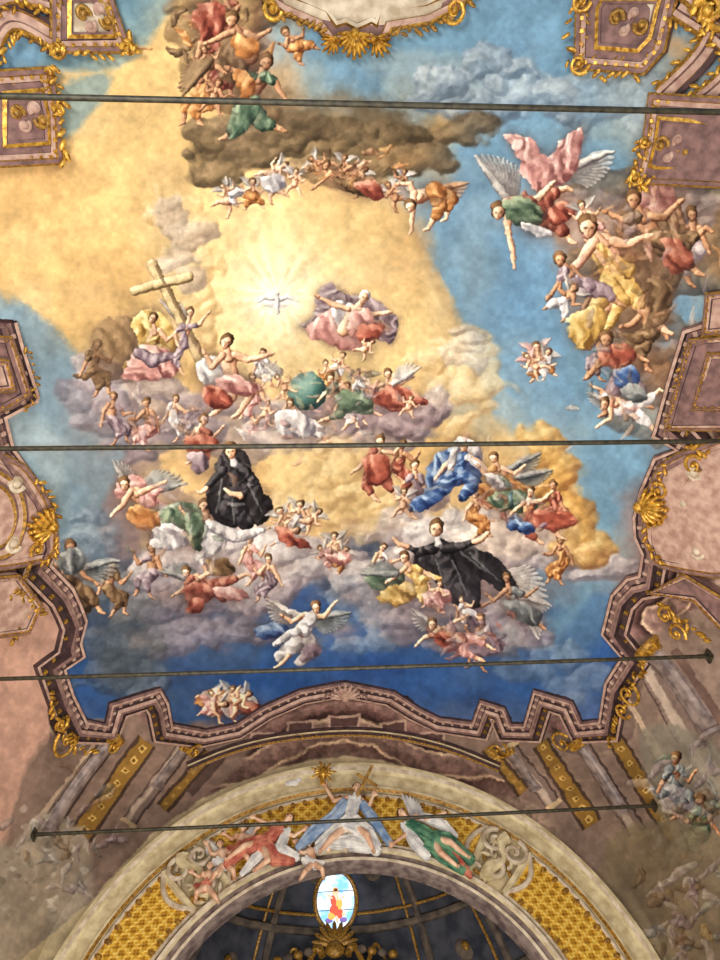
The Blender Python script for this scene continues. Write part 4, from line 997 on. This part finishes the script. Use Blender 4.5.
# ------------------------------------------------------------ sculpted figures
def blobobj(name,chains,m,parent,vox=.016,sm=3):
    acc=Acc()
    for pts,rad in chains:
        pts=[Vector(p) for p in pts]
        for i in range(len(pts)-1):
            a0,b0=pts[i],pts[i+1];r0,r1=rad[i],rad[i+1];L=(b0-a0).length;n=max(1,int(L/(min(r0,r1)*.4)))
            for k in range(n+1):
                f=k/n;r=r0+(r1-r0)*f;acc.ell(a0.lerp(b0,f),Vector((r,0,0)),Vector((0,r,0)),Vector((0,0,r)),m,8,6)
    o=acc.obj(name,parent);md=o.modifiers.new('r','REMESH');md.mode='VOXEL';md.voxel_size=vox;md.use_smooth_shade=True
    s_=o.modifiers.new('s','SMOOTH');s_.iterations=sm;s_.factor=.5
    return o
def statue(name,hd,nk,pv,arms,legs,robe,mats,r=.1,dep=.45,wings=None):
    E=empty(name);P=lambda p,dd=0:AP(p[0],p[1],dep+dd+(p[2] if len(p)>2 else 0))
    h=P(hd);n=P(nk);v=P(pv);ax=(n-v).normalized();sd=ax.cross(Vector((0,1,0))).normalized();fw=Vector((0,-1,0));up=(h-n).normalized()
    ch=[([h+up*r*.25,h-up*r*.35+fw*r*.1],[r*.82,r*.62]),([h+fw*r*.75,h+fw*r*.85-up*r*.25],[r*.12,r*.17]),([h-up*r*.7+fw*r*.45]*2,[r*.24,r*.24]),
        ([h-up*r*.4,n],[r*.45,r*.5]),([n-ax*r*.4+sd*r*1.3,n-ax*r*.4-sd*r*1.3],[r*.75,r*.75]),([n-ax*r*.6,n.lerp(v,.5),v],[r*1.25,r*1.05,r*1.2])]
    for sgn in(-1,1):
        ch.append(([h+sd*sgn*r*.8-up*r*.05]*2,[r*.2,r*.2]))
    for (el,hn) in arms:
        e_=P(el,.08);g=P(hn,.12);sh=n-ax*r*.4+sd*r*1.5*(1 if (e_-n).dot(sd)>0 else -1)
        ch.append(([sh,e_,g],[r*.58,r*.44,r*.3]))
        dv=(g-e_).normalized();pl=g+dv*r*.45;s2=dv.cross(fw);s2=s2.normalized() if s2.length>.1 else up
        ch.append(([g,pl],[r*.3,r*.36]))
        for k in range(4):
            o=(k-1.5)*r*.26;l=r*(.75,.9,.85,.62)[k];b0=pl+s2*o;b1=b0+dv*l*.55+fw*r*.06;b2=b1+dv*l*.4-fw*r*.22
            ch.append(([b0,b1,b2],[.017,.016,.013]))
        ch.append(([g+dv*r*.15+s2*r*.3,g+dv*r*.4+s2*r*.7,g+dv*r*.8+s2*r*.8],[.02,.017,.014]))
    for (kn,ft) in legs:
        k_=P(kn,.2);f_=P(ft,.1);ch.append(([v,k_,f_],[r*.95,r*.66,r*.38]));ch.append(([f_,f_+fw*r*1.0-Vector((0,0,r*.3))],[r*.36,r*.24]))
    blobobj('body',ch,mats[0],E,.014)
    a=Acc()
    for sgn in(-1,1):a.ell(h+fw*r*.78+sd*sgn*r*.32+up*r*.08,Vector((r*.11,0,0)),Vector((0,r*.06,0)),Vector((0,0,r*.07)),M_HR,6,4)
    a.obj('eyes',E)
    hc=[([h+up*r*.5-fw*r*.15,h+up*r*.3-fw*r*.5,h-up*r*.5-fw*r*.55],[r*.8,r*.7,r*.45])]
    for k in range(7):
        q=(k/6-.5)*2.6;c=h+up*r*(.75*math.cos(q)+.15)+sd*r*.85*math.sin(q);hc.append(([c,c-fw*r*.3],[r*.28,r*.3]))
    blobobj('hair',hc,M_HR,E,.014,1)
    for i,(mt,paths) in enumerate(robe):
        cc=[];rr=random.Random(i+5)
        for pth,rad in paths:
            pp=[P(q,.02) for q in pth];cc.append((pp,[x*.95 for x in rad]))
            for k in range(9):
                off=[Vector((rr.uniform(-1,1),-rr.uniform(.3,1),rr.uniform(-1,1))).normalized() for _ in pp]
                o0=Vector((math.cos(k*.7),-.6,math.sin(k*.7)))
                cc.append(([p_+o0.lerp(off[j],.35)*rad[j] for j,p_ in enumerate(pp)],[max(.022,x*.17) for x in rad]))
        blobobj('robe_%d'%(i+1),cc,mt,E,.016,1)
    if wings:
        a=Acc()
        for (w0,w1,hand) in wings:
            p0=P(w0,-.1);p1=P(w1,-.1);d=(p1-p0);L=d.length;a0=math.atan2(d.z,d.x)
            for k in range(9):
                q=a0+hand*k*.13;l=L*(1-.06*k);dv=Vector((math.cos(q),0,math.sin(q)));pv2=Vector((-math.sin(q),0,math.cos(q)))
                a.ell(p0+dv*l*.55+Vector((0,.01*k,0)),dv*l*.5,pv2*L*.07,Vector((0,-.025,0)),M_WH,8,5)
            a.tube([p0,p0+d*.5,p1],[L*.09,L*.07,.02],M_WH,8)
        a.obj('wings',E)
    return E
E=statue('faith_statue',(357,788),(355,798),(350,823),[((334,801),(325,786)),((369,807),(373,796))],[((333,837),(320,852)),((367,835),(374,852))],
  [(M_WH,[([(355,801),(352,812),(350,824)],[.17,.16,.2]),([(350,822),(332,836),(320,848)],[.21,.18,.15]),([(350,824),(367,836),(376,850)],[.21,.18,.14]),([(334,844),(350,844),(368,848)],[.13,.17,.13])]),
   (M_BL,[([(345,805),(334,820),(316,832),(298,848)],[.14,.17,.17,.06]),([(363,805),(373,820),(390,844)],[.12,.14,.08])]),(M_CRM2,[([(340,826),(356,834),(346,850)],[.1,.13,.07])])],(M_FL,),.12)
a=Acc();p0=AP(372,766,.62);p1=AP(350,812,.55);a.tube([p0,p1],.045,M_WD,6);q0=AP(357,774,.62);q1=AP(377,786,.62);a.tube([q0,q1],.045,M_WD,6);a.obj('cross',E)
a=Acc();c=AP(323,772,.6)
for k in range(14):
    w=k*2*math.pi/14;L=.24 if k%2 else .34;dv=Vector((math.cos(w),0,math.sin(w)));a.ell(c+dv*L*.6,dv*L*.42,Vector((-dv.z,0,dv.x))*.035,Vector((0,.02,0)),M_GLD,6,4)
a.ell(c,Vector((.13,0,0)),Vector((0,.04,0)),Vector((0,0,.13)),M_GLD)
a.tube([c-Vector((0,0,.12)),c-Vector((0,0,.2)),c-Vector((0,0,.28)),c-Vector((0,0,.33))],[.1,.03,.03,.08],M_GLD,10);a.obj('chalice_and_host',E)
E=statue('angel_statue',(402,813),(410,820),(430,838),[((405,835),(394,843)),((426,820),(441,814))],[((450,842),(469,858)),((441,853),(458,867))],
  [(M_GN,[([(412,826),(424,834),(434,842)],[.16,.17,.2]),([(432,840),(450,843),(470,860)],[.2,.19,.12]),([(430,845),(444,857),(462,870)],[.18,.16,.11])]),
   (M_WH,[([(404,826),(414,843),(426,856)],[.1,.14,.12]),([(422,818),(440,824),(454,836)],[.1,.15,.1])]),(M_RD,[([(446,848),(460,864),(470,876)],[.12,.12,.07])])],(M_FL,),.112,.42,[((414,820),(402,794),-1)])
E=statue('angel_statue.001',(289,818),(280,826),(262,842),[((294,836),(303,830)),((268,824),(255,818))],[((244,846),(226,860)),((268,860),(254,871))],
  [(M_RD,[([(278,831),(268,840),(260,846)],[.16,.17,.19]),([(262,844),(244,849),(228,864)],[.19,.17,.11]),([(264,846),(274,860),(292,862)],[.17,.14,.08])]),
   (M_WH,[([(287,832),(280,850),(296,858)],[.1,.14,.09]),([(270,848),(256,860),(242,874)],[.11,.13,.06])])],(M_FL,),.108,.42)
for i,(x,y,s_) in enumerate(((220,844,1),(243,828,-1),(309,843,1),(210,866,-1))):
    statue('putto_statue' if i==0 else 'putto_statue.%03d'%i,(x,y),(x+1*s_,y+7),(x+4*s_,y+20),[((x-9*s_,y+9),(x-13*s_,y+1)),((x+11*s_,y+11),(x+17*s_,y+7))],[((x-4*s_,y+29),(x-9*s_,y+37)),((x+13*s_,y+26),(x+15*s_,y+36))],
      [((M_WH,M_RD)[i%2],[([(x-3,y+18),(x+6*s_,y+22),(x+14*s_,y+20)],[.11,.11,.05])])],(M_FL,),.09,.3,[((x,y+8),(x-13*s_,y-5),s_)])
a=Acc();c=AP(292,779,.1)
for k in range(6):
    w=k*math.pi/3;a.ell(c+Vector((math.cos(w)*.14,0,math.sin(w)*.12)),Vector((.11,0,0)),Vector((0,.06,0)),Vector((0,0,.1)),M_WH,8,6)
a.obj('stucco_rosette')
# ------------------------------------------------------------ sanctuary
SB=YA+.3
SCY=SB;RA=5.6;ZSP=7.6
acc=Acc()
def ap(u,v):
    an=math.pi*u
    if v<=1:return Vector((RA*math.cos(an),SCY+RA*math.sin(an)*.8,ZSP*v))
    b_=(v-1)*math.pi/2;return Vector((RA*math.cos(an)*math.cos(b_),SCY+RA*.8*math.sin(an)*math.cos(b_),ZSP+6.2*math.sin(b_)))
nu,nv=48,24;vs=[ap(i/nu,2*j/nv) for j in range(nv+1) for i in range(nu+1)]
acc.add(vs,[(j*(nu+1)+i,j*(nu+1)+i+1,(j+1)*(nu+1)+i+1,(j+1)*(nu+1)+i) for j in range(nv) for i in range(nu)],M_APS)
for u in(.1,.23,.36,.64,.77,.9):
    acc.tube([ap(u,.5+1.5*i/20)+Vector((0,-.05,0)) for i in range(20)],.1,M_APR,8)
    acc.tube([ap(u+.02,.5+1.5*i/20)+Vector((0,-.05,0)) for i in range(20)],.04,M_GLD2,6)
for v,r_ in((.97,.16),(1.0,.22),(1.04,.07),(1.25,.07),(1.42,.1),(1.46,.04),(1.72,.12)):
    acc.tube([ap(i/16,v)+Vector((0,-.1,0)) for i in range(17)],r_,M_APR if v not in(1.04,1.46) else M_GLD2,8)
for u in(.165,.295,.43,.57,.705,.835):
    for v in(1.12,1.33,1.58):
        c=ap(u,v);acc.ell(c,Vector((.25,0,0)),Vector((0,.1,0)),Vector((0,0,.3)),M_APR,10,6);acc.ell(c-Vector((0,.1,0)),Vector((.1,0,0)),Vector((0,.08,0)),Vector((0,0,.12)),M_GLD2,8,5)
acc.obj('sanctuary_apse')
a=Acc();n=64;vs=[];fs=[]
for i in range(n+1):
    q=math.pi*i/n;vs+=[(RI*kx(RI)*math.cos(q),SB-.02,ZC+RI*math.sin(q)),(8.5*math.cos(q),SB-.02,ZC+8.5*math.sin(q))]
for i in range(n):fs.append((2*i,2*i+1,2*i+3,2*i+2))
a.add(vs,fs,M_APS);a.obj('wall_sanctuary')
d=ray(335,899);d=d/np.linalg.norm(d);best=None
for k in range(2000):
    t=14+k*.01;p=C+d*t;e=(p[0]/RA)**2+((p[1]-SCY)/(RA*.8))**2+(max(p[2]-ZSP,0)/6.2)**2
    if p[1]>SCY and e>=1:best=Vector(p);break
nrm=Vector((-best.x/RA**2,-(best.y-SCY)/(RA*.8)**2,-(best.z-ZSP)/6.2**2)).normalized()
rx=Vector((1,0,0));uz=nrm.cross(rx);uz=uz if uz.z>0 else -uz
dist=(best-Vector(C)).length;foreshort=max(.4,abs(nrm.dot(Vector(d))))
M_GLS=bpy.data.materials.new('stained_glass_daylight');M_GLS.use_nodes=True;nt=M_GLS.node_tree;b=nt.nodes['Principled BSDF']
tc=nt.nodes.new('ShaderNodeTexCoord');vo=nt.nodes.new('ShaderNodeTexNoise');vo.inputs['Scale'].default_value=3.;vo.inputs['Detail'].default_value=5;nt.links.new(tc.outputs['Object'],vo.inputs['Vector'])
r=nt.nodes.new('ShaderNodeValToRGB');E_=r.color_ramp.elements;E_[0].position=.38;E_[0].color=lin((110,180,245));E_[1].position=.62;E_[1].color=lin((255,255,255));e=E_.new(.5);e.color=lin((190,225,255))
nt.links.new(vo.outputs['Fac'],r.inputs['Fac']);nt.links.new(r.outputs['Color'],b.inputs['Emission Color']);b.inputs['Emission Strength'].default_value=1.8;b.inputs['Base Color'].default_value=(.1,.1,.1,1)
def em(nm,c,s_=1.):
    m=mat(nm,c,c,5);b=m.node_tree.nodes['Principled BSDF'];b.inputs['Emission Color'].default_value=lin(c);b.inputs['Emission Strength'].default_value=s_;return m
M_G1=em('red_glass',(206,90,70));M_G2=em('amber_glass',(245,180,90));M_G3=em('flesh_glass',(244,200,170));M_G4=em('violet_glass',(130,110,180));M_G5=em('brown_glass',(110,70,50),.6)
WN=empty('window_1');o=best+nrm*.25
hw=17*dist/700*.94;hv=24*dist/700/foreshort*.86
a=Acc();a.ell(o,rx*hw,uz*hv,nrm*.02,M_GLS,32,8);a.obj('glass',WN)
a=Acc();a.tube([o+nrm*.03+rx*(hw+.05)*math.cos(i*.1309)+uz*(hv+.05)*math.sin(i*.1309) for i in range(49)],.06,M_GLD2,8)
for f in(-.33,.33):a.tube([o+nrm*.04+uz*f*hv-rx*hw*.93,o+nrm*.04+uz*f*hv+rx*hw*.93],.01,M_BLK,5)
a.obj('window_frame',WN)
a=Acc();q=lambda x,z,d_=.04:o+nrm*d_+rx*x*hw/.42+uz*z*hv/.62
def gl(x,z,w,h,m_,tl=0,d_=.04):
    ax=rx*math.cos(tl)+uz*math.sin(tl);az=-rx*math.sin(tl)+uz*math.cos(tl);a.ell(q(x,z,d_),ax*w,az*h,nrm*.015,m_,12,6)
gl(0,.2,.085,.1,M_G2,0,.03);gl(0,.2,.055,.07,M_G3,0,.06);gl(0,.235,.055,.04,M_G5,0,.07)
gl(0,.03,.1,.13,M_G3);gl(-.05,-.02,.08,.16,M_G1,.25,.05);gl(.06,-.1,.1,.15,M_G2,-.3,.05);gl(-.04,-.2,.12,.13,M_G1,.3,.06);gl(.06,-.28,.12,.12,M_G1,-.5,.05);gl(-.1,-.32,.1,.09,M_G2,.2,.06)
gl(-.13,.1,.1,.03,M_G3,-.6,.06);gl(.14,.06,.11,.03,M_G3,.5,.06);gl(.02,-.4,.04,.09,M_G3,.2,.06);gl(-.16,-.42,.1,.06,M_G4,0,.05);gl(.16,-.42,.1,.06,M_G4,0,.05);gl(.17,-.3,.05,.06,M_G3,0,.06)
a.obj('glass_figure',WN)
a=Acc()
d=ray(335,945);d=d/np.linalg.norm(d);t=(SCY+2.9)/d[1];c=Vector(C+d*t)
for k in range(9):
    w=math.radians(10+160*k/8);dv=Vector((math.cos(w),0,math.sin(w)));a.ell(c+dv*.3,dv*.3,Vector((-dv.z,0,dv.x))*.07,Vector((0,.06,0)),M_GLD2,8,5)
for sg_ in(-1,1):
    pts=[c+Vector((sg_*(.3+.9*i/20),0,-.25+.22*math.sin(i*.5))) for i in range(21)];a.tube(pts,[.09-.003*i for i in range(21)],M_GLD2,7)
    for k in range(5):
        a.ell(c+Vector((sg_*(.4+.25*k),-.05,-.1-.05*k)),Vector((.12,0,0)),Vector((0,.08,0)),Vector((0,0,.1)),(M_GLD2,M_APR)[k%2],8,6)
a.ell(c-Vector((0,0,.1)),Vector((.25,0,0)),Vector((0,.12,0)),Vector((0,0,.2)),M_GLD2);a.boxx(c-Vector((0,-.1,.75)),(1.6,.25,.12),M_APR);a.boxx(c-Vector((0,-.1,1.6)),(1.3,.3,.8),M_APR)
a.obj('gilded_altar_crest')
# ------------------------------------------------------------ small lamps
def lamp(name,px,py,dep,aim):
    p=AP(px,py,dep);a=Acc();d=Vector(aim).normalized()
    a.tube([p-d*.16,p-d*.12,p,p+d*.12,p+d*.14],[.03,.08,.1,.14,.15],M_BLK,14);a.tube([p+d*.141,p+d*.15],[.12,.12],M_WH,14)
    a.tube([p,p+Vector((0,dep-.02,0))],.02,M_BLK,6);a.boxx(p+Vector((0,dep-.03,0)),(.07,.02,.07),M_BLK);a.obj(name)
lamp('spotlight',683,926,.4,(-.5,-.6,-.6));lamp('spotlight.001',716,856,.5,(-.3,-.7,-.6))
a=Acc();p=AP(708,884,.4)
a.tube([p+Vector((0,0,.25)),p+Vector((0,0,.1)),p,p-Vector((0,0,.15)),p-Vector((0,0,.2))],[.02,.1,.14,.06,.02],M_GLD2,10);a.tube([p+Vector((0,0,.2)),p+Vector((0,.38,.3))],.02,M_BLK,6);a.obj('wall_lantern')
# ------------------------------------------------------------ lights
def alight(name,loc,size,pw,col,rot):
    l=bpy.data.lights.new(name,'AREA');l.shape='RECTANGLE';l.size,l.size_y=size;l.energy=pw;l.color=col
    o=bpy.data.objects.new(name,l);o.location=loc;o.rotation_euler=rot;link(o)
alight('nave_fill_light',(0,5,.4),(9,14),1350,(1,.97,.93),(math.pi,0,0))  # broad fill added at floor level to light the vault evenly, no fixture
alight('nave_fill_light.001',(-4,-3,3),(2.5,2.5),800,(1,.96,.9),(math.radians(180-40),0,math.radians(-10)))  # smaller fill added at left rear to bring out the relief
dv=Vector((0,15.3-6,11.5-1.5));alight('arch_fill_light',(0,6,1.5),(3,2),260,(1,.95,.86),dv.to_track_quat('-Z','Y').to_euler())  # unseen fill added in front of the arch to brighten panels and statues
w=bpy.data.worlds.new('w');sc.world=w;w.use_nodes=True;w.node_tree.nodes['Background'].inputs[0].default_value=(.8,.87,1,1);w.node_tree.nodes['Background'].inputs[1].default_value=.6
cd=bpy.data.cameras.new('camera');cd.sensor_fit='VERTICAL';cd.sensor_height=24;cd.lens=F/960*24;cam=bpy.data.objects.new('camera',cd);link(cam)
M=Matrix([list(RW[0])+[C[0]],list(RW[1])+[C[1]],list(RW[2])+[C[2]],[0,0,0,1]]);cam.matrix_world=M;sc.camera=cam
